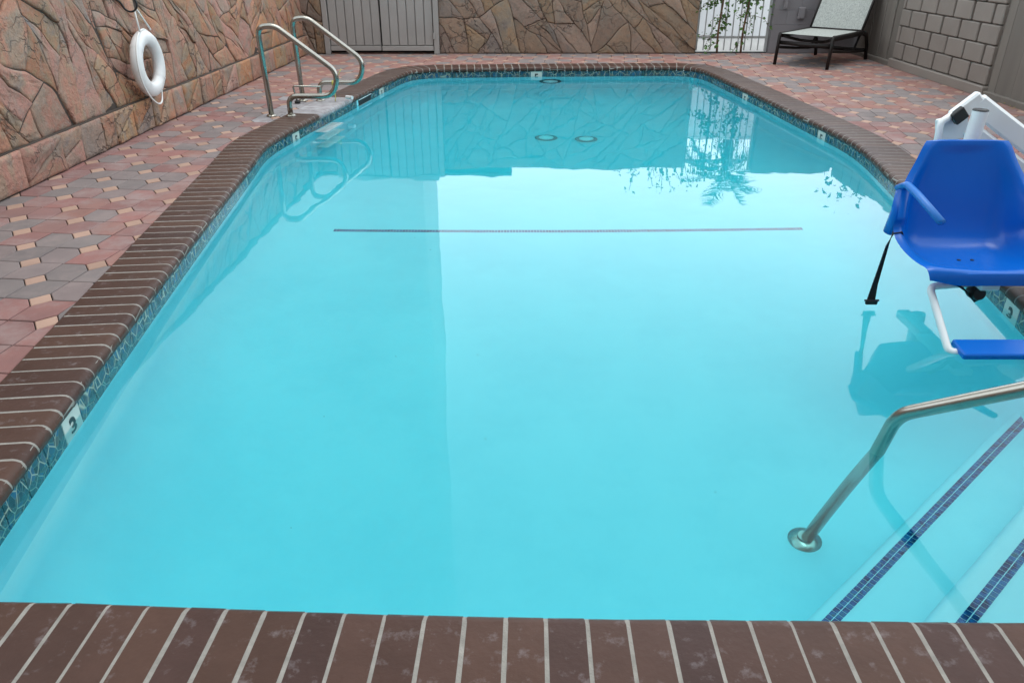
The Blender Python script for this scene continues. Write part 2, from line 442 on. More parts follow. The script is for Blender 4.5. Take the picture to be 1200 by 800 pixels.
def fillet(pts, r, n=7):
    """polyline with rounded corners; r = number or list"""
    P = [Vector(p) for p in pts]; out = [P[0]]
    for i in range(1, len(P) - 1):
        rr = r[i - 1] if isinstance(r, (list, tuple)) else r
        a = (P[i - 1] - P[i]); b = (P[i + 1] - P[i]); la, lb = a.length, b.length
        a.normalize(); b.normalize(); ang = a.angle(b)
        t = min(rr / math.tan(ang / 2), la * 0.49, lb * 0.49) if ang < 3.1 else 0.001
        p0, p1 = P[i] + a * t, P[i] + b * t
        for k in range(n + 1):
            u = k / n; out.append(p0 * (1 - u) ** 2 + P[i] * 2 * u * (1 - u) + p1 * u * u)
    out.append(P[-1]); return out

def poly_area(p): return 0.5 * sum(p[i][0] * p[(i + 1) % len(p)][1] - p[(i + 1) % len(p)][0] * p[i][1] for i in range(len(p)))
def centroid(p):
    A = poly_area(p)
    if abs(A) < 1e-9: return (sum(q[0] for q in p) / len(p), sum(q[1] for q in p) / len(p))
    cx = sum((p[i][0] + p[(i + 1) % len(p)][0]) * (p[i][0] * p[(i + 1) % len(p)][1] - p[(i + 1) % len(p)][0] * p[i][1]) for i in range(len(p))) / (6 * A)
    cy = sum((p[i][1] + p[(i + 1) % len(p)][1]) * (p[i][0] * p[(i + 1) % len(p)][1] - p[(i + 1) % len(p)][0] * p[i][1]) for i in range(len(p))) / (6 * A)
    return (cx, cy)
def clip(poly, n, c):
    """keep n.p >= c"""
    out = []
    for i in range(len(poly)):
        a, b = poly[i], poly[(i + 1) % len(poly)]
        da = n[0] * a[0] + n[1] * a[1] - c; db = n[0] * b[0] + n[1] * b[1] - c
        if da >= 0: out.append(a)
        if (da >= 0) != (db >= 0):
            t = da / (da - db); out.append((a[0] + (b[0] - a[0]) * t, a[1] + (b[1] - a[1]) * t))
    return out

# ------------------------------------------------------------------ pool outline (face of the waterline tiles)
T0 = [(-1.53, 1.36), (-1.592, 1.835), (-1.741, 3.163), (-1.88, 4.55), (-2.015, 5.91), (-2.065, 6.3), (-2.075, 6.62), (-2.0, 7.15), (-1.83, 8.1), (-1.66, 9.1),
      (-1.52, 9.85), (-1.41, 10.38), (-1.31, 10.62), (-1.12, 10.78), (-0.8, 10.81), (0, 10.87), (1, 10.93), (2.1, 10.975), (2.33, 10.95), (2.48, 10.83),
      (2.57, 10.5), (2.634, 9.831), (2.72, 8.97), (2.79, 8.2), (2.85, 7.45), (2.9, 6.9), (2.91, 6.55), (2.875, 6.16), (2.78, 5.553), (2.62, 4.55),
      (2.477, 3.623), (2.15, 1.6), (2.105, 1.33)]
WATER = -0.118
def chaikin(p, it=2):
    for _ in range(it):
        q = [p[0]]
        for i in range(len(p) - 1):
            a, b = p[i], p[i + 1]
            q += [(a[0] * .75 + b[0] * .25, a[1] * .75 + b[1] * .25), (a[0] * .25 + b[0] * .75, a[1] * .25 + b[1] * .75)]
        q.append(p[-1]); p = q
    return p
def resample(p, n=None, step=None):
    d = [0]
    for i in range(len(p) - 1): d.append(d[-1] + math.dist(p[i], p[i + 1]))
    n = n or max(1, round(d[-1] / step)); out = []; j = 0
    for k in range(n + 1):
        s = d[-1] * k / n
        while j < len(p) - 2 and d[j + 1] < s: j += 1
        t = (s - d[j]) / max(1e-9, d[j + 1] - d[j]); out.append((p[j][0] + (p[j + 1][0] - p[j][0]) * t, p[j][1] + (p[j + 1][1] - p[j][1]) * t))
    return out
def outward(p, ref=(0.45, 6)):
    """unit normals pointing out of the pool for an open polyline"""
    out = []
    for i in range(len(p)):
        a, b = p[max(0, i - 1)], p[min(len(p) - 1, i + 1)]
        t = (b[0] - a[0], b[1] - a[1]); l = math.hypot(*t); n = (-t[1] / l, t[0] / l)
        if n[0] * (p[i][0] - ref[0]) + n[1] * (p[i][1] - ref[1]) < 0: n = (-n[0], -n[1])
        out.append(n)
    return out
side = chaikin(T0, 1)                                                      # left, far and right sides in one run
near = [(-1.53, 1.378), (-1.31, 1.412), (-1.0, 1.402), (-0.43, 1.372), (0.1, 1.356), (0.594, 1.350), (1.27, 1.342), (2.105, 1.332)]
near = [(-1.53, 1.418)] + near[1:]
# exact corner points
side[0] = (-1.53, 1.418); side[-1] = (2.105, 1.332)
near = [(x, y + 0.021) for x, y in chaikin(near)]
side[0] = near[0]; side[-1] = near[-1]
OUT, OVER, THICK = 0.285, 0.022, 0.058

pool = empty('swimming_pool', (0.45, 6, 0), kind='structure')
def P0(o, parent=pool):   # parts are written in world coordinates: undo the parent's offset
    o.location = Vector(o.location) - Vector(parent.location); return o

# ------------------------------------------------------------------ coping: one brick after another, each its own object
coping = empty('pool_coping', (0.45, 6, 0), kind='structure')
PROF = [(-OVER + 0.010, -THICK), (-OVER + 0.001, -THICK + 0.012), (-OVER, -0.033), (-OVER + 0.003, -0.021), (-OVER + 0.010, -0.010), (-OVER + 0.021, -0.003), (-OVER + 0.036, 0.0), (OUT, 0.0), (OUT, -THICK)]
def sweep_brick(p0, p1, n0, n1, dz, lower=0.0):
    V = []
    for (p, n) in ((p0, n0), (p1, n1)):
        for (o, z) in PROF:
            if lower: o, z = (o + lower if o < 0 else o), (z - lower if z > -0.03 else z)
            V.append((p[0] + n[0] * o, p[1] + n[1] * o, z + dz))
    k = len(PROF); F = [(i, (i + 1) % k, k + (i + 1) % k, k + i) for i in range(k)] + [tuple(range(k - 1, -1, -1)), tuple(range(k, 2 * k))]
    return V, F
STAINED = [(-1.93, 7.62), (-1.73, 8.72)]
def lay_coping(line, step, skip_ends=False):
    pts = resample(line, step=step); nn = outward(pts)
    mid = resample(line, step=step / 4)
    for i in range(len(pts) - 1):
        a, b = Vector(pts[i]), Vector(pts[i + 1]); t = (b - a).normalized(); g = 0.0056 + rnd.uniform(-.0016, .0014)
        na, nb = nn[i], nn[i + 1]
        V, F = sweep_brick(a + t * g, b - t * g, na, nb, rnd.uniform(0.0, .0004))
        c = Vector(((a.x + b.x) / 2, (a.y + b.y) / 2, 0))
        st = 7.72 < c.y < 8.62 and c.x < 0
        if i == 0 or i == len(pts) - 2: pass
        V = [Vector(v) + (Vector((rnd.uniform(-1, 1), rnd.uniform(-1, 1), 0)) * 0.0013) for v in V]
        o = meshobj('brick', [Vector(v) - c for v in V], F, M['brick_stained'] if st else M['brick'], coping, loc=c - Vector(coping.location))
        autosmooth(o, 35)
        if i == 0 or i == len(pts) - 2: continue
    # mortar bed
    q = resample(line, step=step / 2); nq = outward(q); V = []; F = []; k = len(PROF)
    for p, n in zip(q, nq):
        for (o, z) in PROF:
            o2 = o + 0.0008 if o < 0.02 else o - 0.003
            V.append((p[0] + n[0] * o2 - 0.45, p[1] + n[1] * o2 - 6, z - 0.0001 if z > -0.04 else z + 0.003))
    for i in range(len(q) - 1):
        for j in range(k): F.append((i * k + j, i * k + (j + 1) % k, (i + 1) * k + (j + 1) % k, (i + 1) * k + j))
    autosmooth(meshobj('mortar', V, F, M['mortar'], coping), 35)
lay_coping(side, 0.1016)
lay_coping(near, 0.1016)
# corner blocks where the two runs of coping meet (just outside the picture)
for (cx, cy, sx) in ((-1.53, 1.418, -1), (2.105, 1.332, 1)):
    mb = MB(); mb.box((cx + sx * 0.15 - .45, cy - 0.15 - 6, -0.030), (0.272, 0.272, 0.056), ch=0.006)
    mb.build('corner_stone', M['brick'], coping)

# ------------------------------------------------------------------ pool shell
ring = side + near[::-1][1:-1]
def inside(x, y):
    c = False; n = len(ring); j = n - 1
    for i in range(n):
        if (ring[i][1] > y) != (ring[j][1] > y) and x < (ring[j][0] - ring[i][0]) * (y - ring[i][1]) / (ring[j][1] - ring[i][1]) + ring[i][0]: c = not c
        j = i
    return c
def dist_ring(x, y):
    best = 9
    for i in range(len(ring)):
        a, b = ring[i], ring[(i + 1) % len(ring)]; dx, dy = b[0] - a[0], b[1] - a[1]; l = dx * dx + dy * dy
        if l < 1e-12: continue
        t = max(0, min(1, ((x - a[0]) * dx + (y - a[1]) * dy) / l)); best = min(best, math.hypot(a[0] + t * dx - x, a[1] + t * dy - y))
    return best
def floor_z(y):
    if y < 5.5: return -1.02 - 0.02 * (y - 1.4) / 4.1
    if y < 8.6: return -1.04 - 0.62 * (1 - math.cos(math.pi * (y - 5.5) / 3.1)) / 2
    return -1.66
def xrange_at(y):
    xs = []
    for i in range(len(ring)):
        a, b = ring[i], ring[(i + 1) % len(ring)]
        if (a[1] > y) != (b[1] > y): xs.append(a[0] + (b[0] - a[0]) * (y - a[1]) / (b[1] - a[1]))
    return min(xs), max(xs)
CR = 0.6
spk = resample(ring + [ring[0]], step=0.09)[:-1]
ts = [-0.01, 0.0, .008, .02, .035, .055, .08, .12, .18, .26, .36, .48, .62, .78, 1.0]
V = []; F = []; ns_ = len(spk)
for t in ts:
    for (x, y) in spk:
        sx_, sy_ = 0.45, max(2.9, min(9.5, y)) ; X_, Y_ = x + (sx_ - x) * t, y + (sy_ - y) * t
        d = dist_ring(X_, Y_) if t > 0 else 0; z = floor_z(Y_)
        if d < CR: z += CR - math.sqrt(max(0, CR * CR - (CR - d) ** 2))
        V.append((X_ - .45, Y_ - 6, z))
for i in range(len(ts) - 1):
    for j in range(ns_): F.append((i * ns_ + j, i * ns_ + (j + 1) % ns_, (i + 1) * ns_ + (j + 1) % ns_, (i + 1) * ns_ + j))
meshobj('pool_floor', V, F, M['plaster'], pool, smooth=True)
V = []; F = []
rr = resample(ring + [ring[0]], step=0.08)
cxx, cyy = 0.45, 6
for i, (x, y) in enumerate(rr):
    dx, dy = x - cxx, y - cyy; l = math.hypot(dx, dy); ox, oy = dx / l * 0.006, dy / l * 0.006
    V += [(x + ox - .45, y + oy - 6, -0.06), (x + ox - .45, y + oy - 6, -0.21), (x - .45, y - 6, -0.212), (x - .45, y - 6, floor_z(y) - 0.1)]
for i in range(len(rr) - 1):
    for j in range(3): F.append((i * 4 + j, i * 4 + j + 1, (i + 1) * 4 + j + 1, (i + 1) * 4 + j))
autosmooth(meshobj('pool_wall', V, F, M['plaster'], pool), 30)
# closing floor slab under the curved ends
V = [(x - .45, y - 6, -1.0 if y < 3 else floor_z(y) + CR * 0.6) for x, y in rr[:-1]]

# waterline tiles, one object each, depth markers among them
MARK = [((-1.77, 2.43), '3'), ((-2.0, 7.15), '5'), ((-1.60, 9.55), '5'), ((0.32, 10.9), '5'), ((2.70, 9.25), '5'), ((2.885, 7.25), '5'), ((2.42, 3.38), '3')]
def numeral(ch, size):
    cu = bpy.data.curves.new('numeral', 'FONT'); cu.body = ch; cu.size = size; cu.extrude = 0.0006; cu.offset = size * 0.022
    cu.align_x = 'CENTER'; cu.align_y = 'CENTER'; cu.resolution_u = 4
    o = bpy.data.objects.new('numeral', cu); COL.objects.link(o)
    dg = bpy.context.evaluated_depsgraph_get(); me = bpy.data.meshes.new_from_object(o.evaluated_get(dg))
    COL.objects.unlink(o); bpy.data.objects.remove(o)
    me.materials.clear(); me.materials.append(M['ink']); return me
NUM = {c: numeral(c, 0.125) for c in '35'}
mb = MB(); mb.box((0, 0, 0), (0.1505, 0.008, 0.150), ch=0.0015)
tile_me = None
def lay_tiles(line, mark=True):
    global tile_me
    pts = resample(line, step=0.154); marks = []
    mids = [((pts[i][0] + pts[i + 1][0]) / 2, (pts[i][1] + pts[i + 1][1]) / 2) for i in range(len(pts) - 1)]
    nn = outward(mids)
    which = {}
    if mark:
        for (mp_, ch) in MARK:
            j = min(range(len(mids)), key=lambda i: math.dist(mids[i], mp_)); which[j] = ch
    for i, (c, n) in enumerate(zip(mids, nn)):
        skim = mark and abs(c[1] - 9.02) < 0.2 and c[0] < 0
        if skim: continue
        ang = math.atan2(pts[i + 1][1] - pts[i][1], pts[i + 1][0] - pts[i][0])
        # tile front looks into the pool (-n)
        yaw = math.atan2(n[1], n[0]) - math.pi / 2       # local +Y = outward
        me_m = M['marker'] if i in which else M['wtile']
        o = mb_tile(me_m, 'depth_marker' if i in which else 'waterline_tile')
        o.location = (c[0] + n[0] * 0.002 - .45, c[1] + n[1] * 0.002 - 6, -0.0575 - 0.0755)
        o.rotation_euler = (0, 0, yaw)
        if i in which:
            t = bpy.data.objects.new('numeral', NUM[which[i]]); COL.objects.link(t); t.parent = o
            t.location = (0, -0.0052, -0.006); t.rotation_euler = (math.pi / 2, 0, 0)
_tc = {}
def mb_tile(m, name):
    if m.name not in _tc:
        o = mb.build(name, m, pool); _tc[m.name] = o.data
        return o
    o = bpy.data.objects.new(name, _tc[m.name]); return link(o, pool)
lay_tiles(side); lay_tiles(near, False)

# skimmer mouth in the left wall
sk = MB()
ln = resample(side, step=0.01); k0 = min(range(len(ln)), key=lambda i: math.dist(ln[i], (-1.675, 9.02)) if ln[i][0] < 0 else 99)
sn = outward(ln)[k0]; yaw = math.atan2(sn[1], sn[0]) - math.pi / 2; rm = Matrix.Rotation(yaw, 3, 'Z')
c = Vector((ln[k0][0] + sn[0] * 0.004, ln[k0][1] + sn[1] * 0.004, -0.133)) - Vector(pool.location)
sk.box(c, (0.40, 0.012, 0.15), rm, 0.002); sk.build('skimmer_mouth', M['black'], pool)
sk = MB(); sk.box(c + Vector((-sn[0] * .004, -sn[1] * .004, -0.062)), (0.40, 0.016, 0.02), rm, 0.002)
sk.box(c + Vector((-sn[0] * .004, -sn[1] * .004, 0.066)), (0.40, 0.016, 0.01), rm, 0.002); sk.build('skimmer_frame', M['drain'], pool)

# steps in the near right corner
N2 = (0.651, -0.759); D2 = (0.759, 0.651)
def line_x(p, y): return (p + 0.759 * y) / 0.651
def right_hit(p):
    y = 1.4
    while y < 6 and line_x(p, y) < xrange_at(y)[1]: y += 0.01
    return (line_x(p, y), y)
def step_solid(p, ztop, zbot, name):
    y0 = 1.30; b = right_hit(p); e = 0.03
    poly = [(line_x(p, y0), y0), (2.16, y0), (2.2, 1.7), (b[0] + D2[0] * e + 0.01, b[1] + D2[1] * e)]
    bm = bmesh.new()
    vs = [bm.verts.new((x - .45, y - 6, ztop)) for x, y in poly]; f = bm.faces.new(vs)
    r = bmesh.ops.extrude_face_region(bm, geom=[f])
    for v in [g for g in r['geom'] if isinstance(g, bmesh.types.BMVert)]: v.co.z = zbot
    bmesh.ops.recalc_face_normals(bm, faces=bm.faces)
    ed = [e_ for e_ in bm.edges if abs(e_.verts[0].co.z - ztop) < 1e-5 and abs(e_.verts[1].co.z - ztop) < 1e-5 and
          all(abs(N2[0] * (v.co.x + .45) + N2[1] * (v.co.y + 6) - p) < 0.05 for v in e_.verts)]
    bmesh.ops.bevel(bm, geom=ed, offset=0.035, segments=5, affect='EDGES', profile=0.5)
    me = bpy.data.meshes.new(name); bm.to_mesh(me); bm.free(); me.materials.append(M['plaster'])
    o = bpy.data.objects.new(name, me); link(o, pool); autosmooth(o, 50); return b
def mosaic_strip(a, d, L_, z, name='tile_stripe', across=2, s=0.0225, slope=0):
    n = (-d[1], d[0]); b = MB(); k = int(L_ / s)
    for i in range(k):
        for j in range(across):
            cx = a[0] + d[0] * (i + .5) * s + n[0] * (j + .5) * s; cy = a[1] + d[1] * (i + .5) * s + n[1] * (j + .5) * s
            h = s * 0.42; V = []
            for (u, v) in ((-h, -h), (h, -h), (h, h), (-h, h)):
                V.append((cx + d[0] * u + n[0] * v - .45, cy + d[1] * u + n[1] * v - 6, z + 0.003))
            V += [(q[0], q[1], z - 0.003) for q in V]
            b.add(V, [(0, 1, 2, 3), (0, 4, 5, 1), (1, 5, 6, 2), (2, 6, 7, 3), (3, 7, 4, 0)])
    b.build(name, M['mosaic'], pool, kind='stuff')
hit1 = step_solid(-0.762, -0.72, -1.1, 'step')
hit2 = step_solid(-0.458, -0.42, -0.75, 'step')
for p, z, hit in ((-0.700, -0.72, hit1), (-0.368, -0.42, hit2)):
    y0 = 1.42; a = (line_x(p + 0.025, y0), y0); L_ = math.dist(a, right_hit(p)) - 0.06
    mosaic_strip(a, D2, L_, z)
mosaic_strip((-1.345, 5.50), (1, 0), 3.54, floor_z(5.52) + 0.002)

# small debris that has settled on the floor
rg = random.Random(31); b = MB()
for k in range(16):
    x, y = rg.uniform(-1.3, 2.0), rg.uniform(1.9, 7.5); a = rg.uniform(0, 6.3); q = rg.uniform(.003, .006); z = floor_z(y) + 0.003
    u = Vector((math.cos(a), math.sin(a), 0)) * q; w = Vector((-math.sin(a), math.cos(a), 0)) * q * rg.uniform(.25, .7); p = Vector((x - .45, y - 6, z))
    b.add([p - u, p + w, p + u, p - w, p + Vector((0, 0, .003))], [(0, 4, 1), (1, 4, 2), (2, 4, 3), (3, 4, 0)])
b.build('debris', M['bark'], pool, kind='stuff')
# drains, underwater light
for (x, y) in ((0.39, 8.84), (0.84, 8.78)):
    b = MB(); b.lathe([(0.125, 0), (0.13, 0.008), (0.115, 0.014)], (x - .45, y - 6, -1.655), 24); d = b.build('drain_ring', M['drainring'], pool, smooth=True)
    b = MB(); b.lathe([(0.085, 0.0), (0.085, 0.022), (0.06, 0.03), (0.0, 0.031)], (x - .45, y - 6, -1.653), 24); b.build('drain_cover', M['drain'], pool, smooth=True)
rx = Matrix.Rotation(math.pi / 2, 3, 'X')
b = MB(); b.lathe([(0.15, 0), (0.15, 0.03), (0.11, 0.035), (0.11, 0.02)], (0.52 - .45, 10.895 - 6, -0.52), 28, rx); b.build('light_ring', M['darkring'], pool, smooth=True)
b = MB(); b.lathe([(0.105, 0.01), (0.10, 0.03), (0.0, 0.045)], (0.52 - .45, 10.895 - 6, -0.52), 28, rx); b.build('light_lens', M['drain'], pool, smooth=True)
# recessed ladder treads below the grab rails
for k in range(3):
    z = -0.26 - 0.29 * k; c = Vector((-1.93 + 0.10 - .45, 7.80 - 6, z))
    b = MB(); b.box(c, (0.14, 0.46, 0.03), Matrix.Rotation(R(-10), 3, 'Z'), 0.006)
    b.build('ladder_tread', M['tread'], pool)

# ------------------------------------------------------------------ water
wr = []
rw = resample(ring + [ring[0]], step=0.12)[:-1]
for (x, y) in rw:
    dx, dy = x - .45, y - 6; l = math.hypot(dx, dy); wr.append((x + dx / l * 0.004, y + dy / l * 0.004))
if poly_area(wr) < 0: wr = wr[::-1]
b = MB(); b.prism([(x, y) for x, y in wr], -2.2, WATER); b.build('water', M['water'], kind='structure')
# earth under the shell, so nothing below the pool is open
b = MB(); b.prism([(-4, 0), (6, 0), (6, 13), (-4, 13)], -2.6, -2.4); b.build('subsoil', M['ground'], kind='structure')

# ------------------------------------------------------------------ ground sheet with the pool's hole
hole = []
qs = resample(side, step=0.15); ns = outward(qs)
for p, n in zip(qs, ns): hole.append((p[0] + n[0] * 0.2, p[1] + n[1] * 0.2))
hole[0] = (-1.7, 1.22); hole[-1] = (2.28, 1.13)
hole += [(1.5, 1.15), (0.5, 1.16), (-0.7, 1.2)]
V = []; F = []
for (x, y) in hole:
    a = math.atan2(y - 6, x - .45)
    V += [(x, y, -0.03), (.45 + 60 * math.cos(a), 6 + 60 * math.sin(a), -0.03), (.45 + 900 * math.cos(a), 6 + 900 * math.sin(a), -0.03)]
n = len(hole)
for i in range(n):
    j = (i + 1) % n
    F += [(i * 3, i * 3 + 1, j * 3 + 1, j * 3), (i * 3 + 1, i * 3 + 2, j * 3 + 2, j * 3 + 1)]
meshobj('ground', V, F, M['ground'], kind='structure')
meshobj('forecourt', [(-2, 12.52, -0.01), (12, 12.52, -0.01), (12, 16, -0.01), (-2, 16, -0.01)], [(0, 1, 2, 3)], M['concrete'], kind='structure')

# ------------------------------------------------------------------ paving
LWX = lambda y: -3.37 + 0.035 * (y - 5)
deck = empty('paving', (0, 6, 0), kind='structure')
UU, VV = Vector((0.158, -0.240)), Vector((0.212, 0.199)); FR = 0.33
ORG = Vector((-2.702, 4.031))
oq = resample(side, step=0.05); on = outward(oq)
OL = [((p[0] + n[0] * (OUT + 0.004)), (p[1] + n[1] * (OUT + 0.004)), n) for p, n in zip(oq, on)]
def clip_pool(poly):
    c = centroid(poly); best = sorted(OL, key=lambda q: (q[0] - c[0]) ** 2 + (q[1] - c[1]) ** 2)
    for q in (best[0], best[3], best[5]):
        poly = clip(poly, q[2], q[2][0] * q[0] + q[2][1] * q[1])
        if len(poly) < 3: return []
    return poly
def near_side(poly):
    return poly
pieces = []
import itertools
for i in range(-45, 50):
    for j in range(-35, 50):
        o = ORG + UU * i + VV * j
        if not (-3.8 < o.x < 5.7 and -0.6 < o.y < 12.8): continue
        a, b_ = FR / 2, 0.5
        S = lambda s, t: tuple(o + UU * s + VV * t)
        pieces.append(('t', [S(-a, -a), S(a, -a), S(a, a), S(-a, a)]))
        pieces.append(('h', [S(a, a), S(a, -a), S(.5, -.5), S(1 - a, -a), S(1 - a, a), S(.5, .5)]))
        pieces.append(('h', [S(-a, a), S(a, a), S(.5, .5), S(a, 1 - a), S(-a, 1 - a), S(-.5, .5)]))
out = []
for kind, poly in pieces:
    if poly_area(poly) < 0: poly = poly[::-1]
    c = centroid(poly)
    dn = min((q[0] - c[0]) ** 2 + (q[1] - c[1]) ** 2 for q in OL[::4])
    if dn < 0.16: poly = clip_pool(poly)
    elif inside(*c): continue
    if c[1] < 1.75 and -1.83 < c[0] < 2.42 and len(poly) >= 3:      # behind the near coping
        if c[1] > 1.40: continue
        poly = clip(poly, (0, -1), -1.055)
    if len(poly) < 3: continue
    poly = clip(poly, (1, -0.035), -3.37 - 0.035 * 5 + 0.02) if c[0] < -2.9 else poly
    poly = clip(poly, (-1, 0), -5.14) if len(poly) > 2 and c[0] > 4.8 else poly
    poly = clip(poly, (0, -1), -12.44) if len(poly) > 2 and c[1] > 12 else poly
    if len(poly) < 3 or abs(poly_area(poly)) < 2e-4: continue
    cc = centroid(poly)
    if inside(*cc): continue
    d = Vector((cc[0], cc[1])).length
    px = 600 + 900 * cc[0] / (cc[1] * 0.887 + 0.69)
    vis = -60 < px < 1260 and cc[1] > 1
    out.append((0 if vis else 1, d, kind, poly, cc))
out.sort(key=lambda q: (q[0], q[1]))
def paver_geo(poly, cc, z0, base=-0.028, g=0.0028, ch=0.004):
    n = len(poly)
    def inset(r):
        P = []
        for k in range(n):
            a, b, c_ = Vector(poly[k - 1]), Vector(poly[k]), Vector(poly[(k + 1) % n])
            e1 = (b - a); e2 = (c_ - b)
            if e1.length < 1e-6 or e2.length < 1e-6: P.append(b); continue
            e1.normalize(); e2.normalize(); n1 = Vector((-e1.y, e1.x)); n2 = Vector((-e2.y, e2.x)); m_ = n1 + n2
            if m_.length < 1e-3: P.append(b + n1 * r); continue
            m_ /= max(0.35, (1 + n1.dot(n2))); P.append(b + m_ * r)
        return P
    A, B = inset(g), inset(g + ch)
    tx, ty = rnd.uniform(-.006, .006), rnd.uniform(-.006, .006)
    zt = lambda p, dz=0: z0 + dz + (p[0] - cc[0]) * tx + (p[1] - cc[1]) * ty
    V = [(p[0] - cc[0], p[1] - cc[1], base) for p in A] + [(p[0] - cc[0], p[1] - cc[1], zt(p, -0.003)) for p in A] + [(p[0] - cc[0], p[1] - cc[1], zt(p)) for p in B]
    F = [tuple(range(2 * n, 3 * n))]
    for k in range(n):
        j = (k + 1) % n; F += [(k, j, n + j, n + k), (n + k, n + j, 2 * n + j, 2 * n + k)]
    return V, F
cnt = {'h': 0, 't': 0}; rest = {}
for vis, d, kind, poly, cc in out:
    big = cc[0] < -2.55 or True
    if kind == 't': mk = 'paver_tan'
    else:
        nz = noise.noise(Vector((cc[0] * 1.3, cc[1] * 1.3, 3.1))) + rnd.uniform(-0.42, 0.42)
        mk = 'paver_red' if nz > -0.06 else 'paver_grey'
        if 7.4 < cc[1] < 8.6 and -2.45 < cc[0] < -1.9: mk = 'stain'
    z0 = -0.004 + rnd.uniform(-.0012, .0012)
    V, F = paver_geo(poly, cc, z0)
    lim = 296 if kind == 'h' else 200
    if vis == 0 and cnt[kind] < lim:
        cnt[kind] += 1
        meshobj('paver' if kind == 'h' else 'small_paver', V, F, M[mk], deck, loc=(cc[0], cc[1] - 6, 0))
    else:
        b = rest.setdefault(mk, MB()); b.add([(v[0] + cc[0], v[1] + cc[1] - 6, v[2]) for v in V], F)
# the joined remainder still varies from stone to stone: colour by world position
for mk, b in rest.items():
    b.build('pavers', M[mk], deck, kind='stuff')

# ------------------------------------------------------------------ stone walls
def split_poly(poly, n, c):
    return clip(poly, n, c), clip(poly, (-n[0], -n[1]), -c)
def stones(region, cuts, seed, target, main_angle, spread=18):
    rg = random.Random(seed); cells = [region]
    for (a, b) in cuts:
        dx, dy = b[0] - a[0], b[1] - a[1]; l = math.hypot(dx, dy)
        if l < 1e-4: continue
        n = (-dy / l, dx / l); c = n[0] * a[0] + n[1] * a[1]; new = []
        for p in cells:
            A, B = split_poly(p, n, c)
            if len(A) < 3 or len(B) < 3 or abs(poly_area(A)) < 0.002 or abs(poly_area(B)) < 0.002: new.append(p); continue
            ts = [(q[0] - a[0]) * dx / l + (q[1] - a[1]) * dy / l for q in A if abs(n[0] * q[0] + n[1] * q[1] - c) < 1e-6]
            if len(ts) < 2: new.append(p); continue
            lo, hi = min(ts), max(ts); ov = max(0, min(hi, l) - max(lo, 0)) / max(1e-6, hi - lo)
            if ov > 0.5: new += [A, B]
            else: new.append(p)
        cells = new
    done = []
    while cells:
        p = cells.pop(); A = abs(poly_area(p))
        if A < 0.0008: done.append(p); continue
        if A < target * rg.uniform(0.55, 1.9): done.append(p); continue
        c = centroid(p); xs = [q[0] for q in p]; ys_ = [q[1] for q in p]
        ang = R(main_angle + rg.gauss(0, spread)) if rg.random() < 0.62 else R(main_angle + 90 + rg.gauss(0, 30))
        n = (-math.sin(ang), math.cos(ang)); ds = [n[0] * q[0] + n[1] * q[1] for q in p]
        t = rg.uniform(0.35, 0.65); cc = min(ds) * (1 - t) + max(ds) * t
        A_, B_ = split_poly(p, n, cc)
        if len(A_) < 3 or len(B_) < 3: done.append(p); continue
        cells += [A_, B_]
    return done
def wob(s, h, amp, seed):
    a = noise.noise_vector(Vector((s * 1.9, h * 1.9, seed))) * amp * 1.4 + noise.noise_vector(Vector((s * 6, h * 6, seed + 5))) * amp * 0.5
    return a
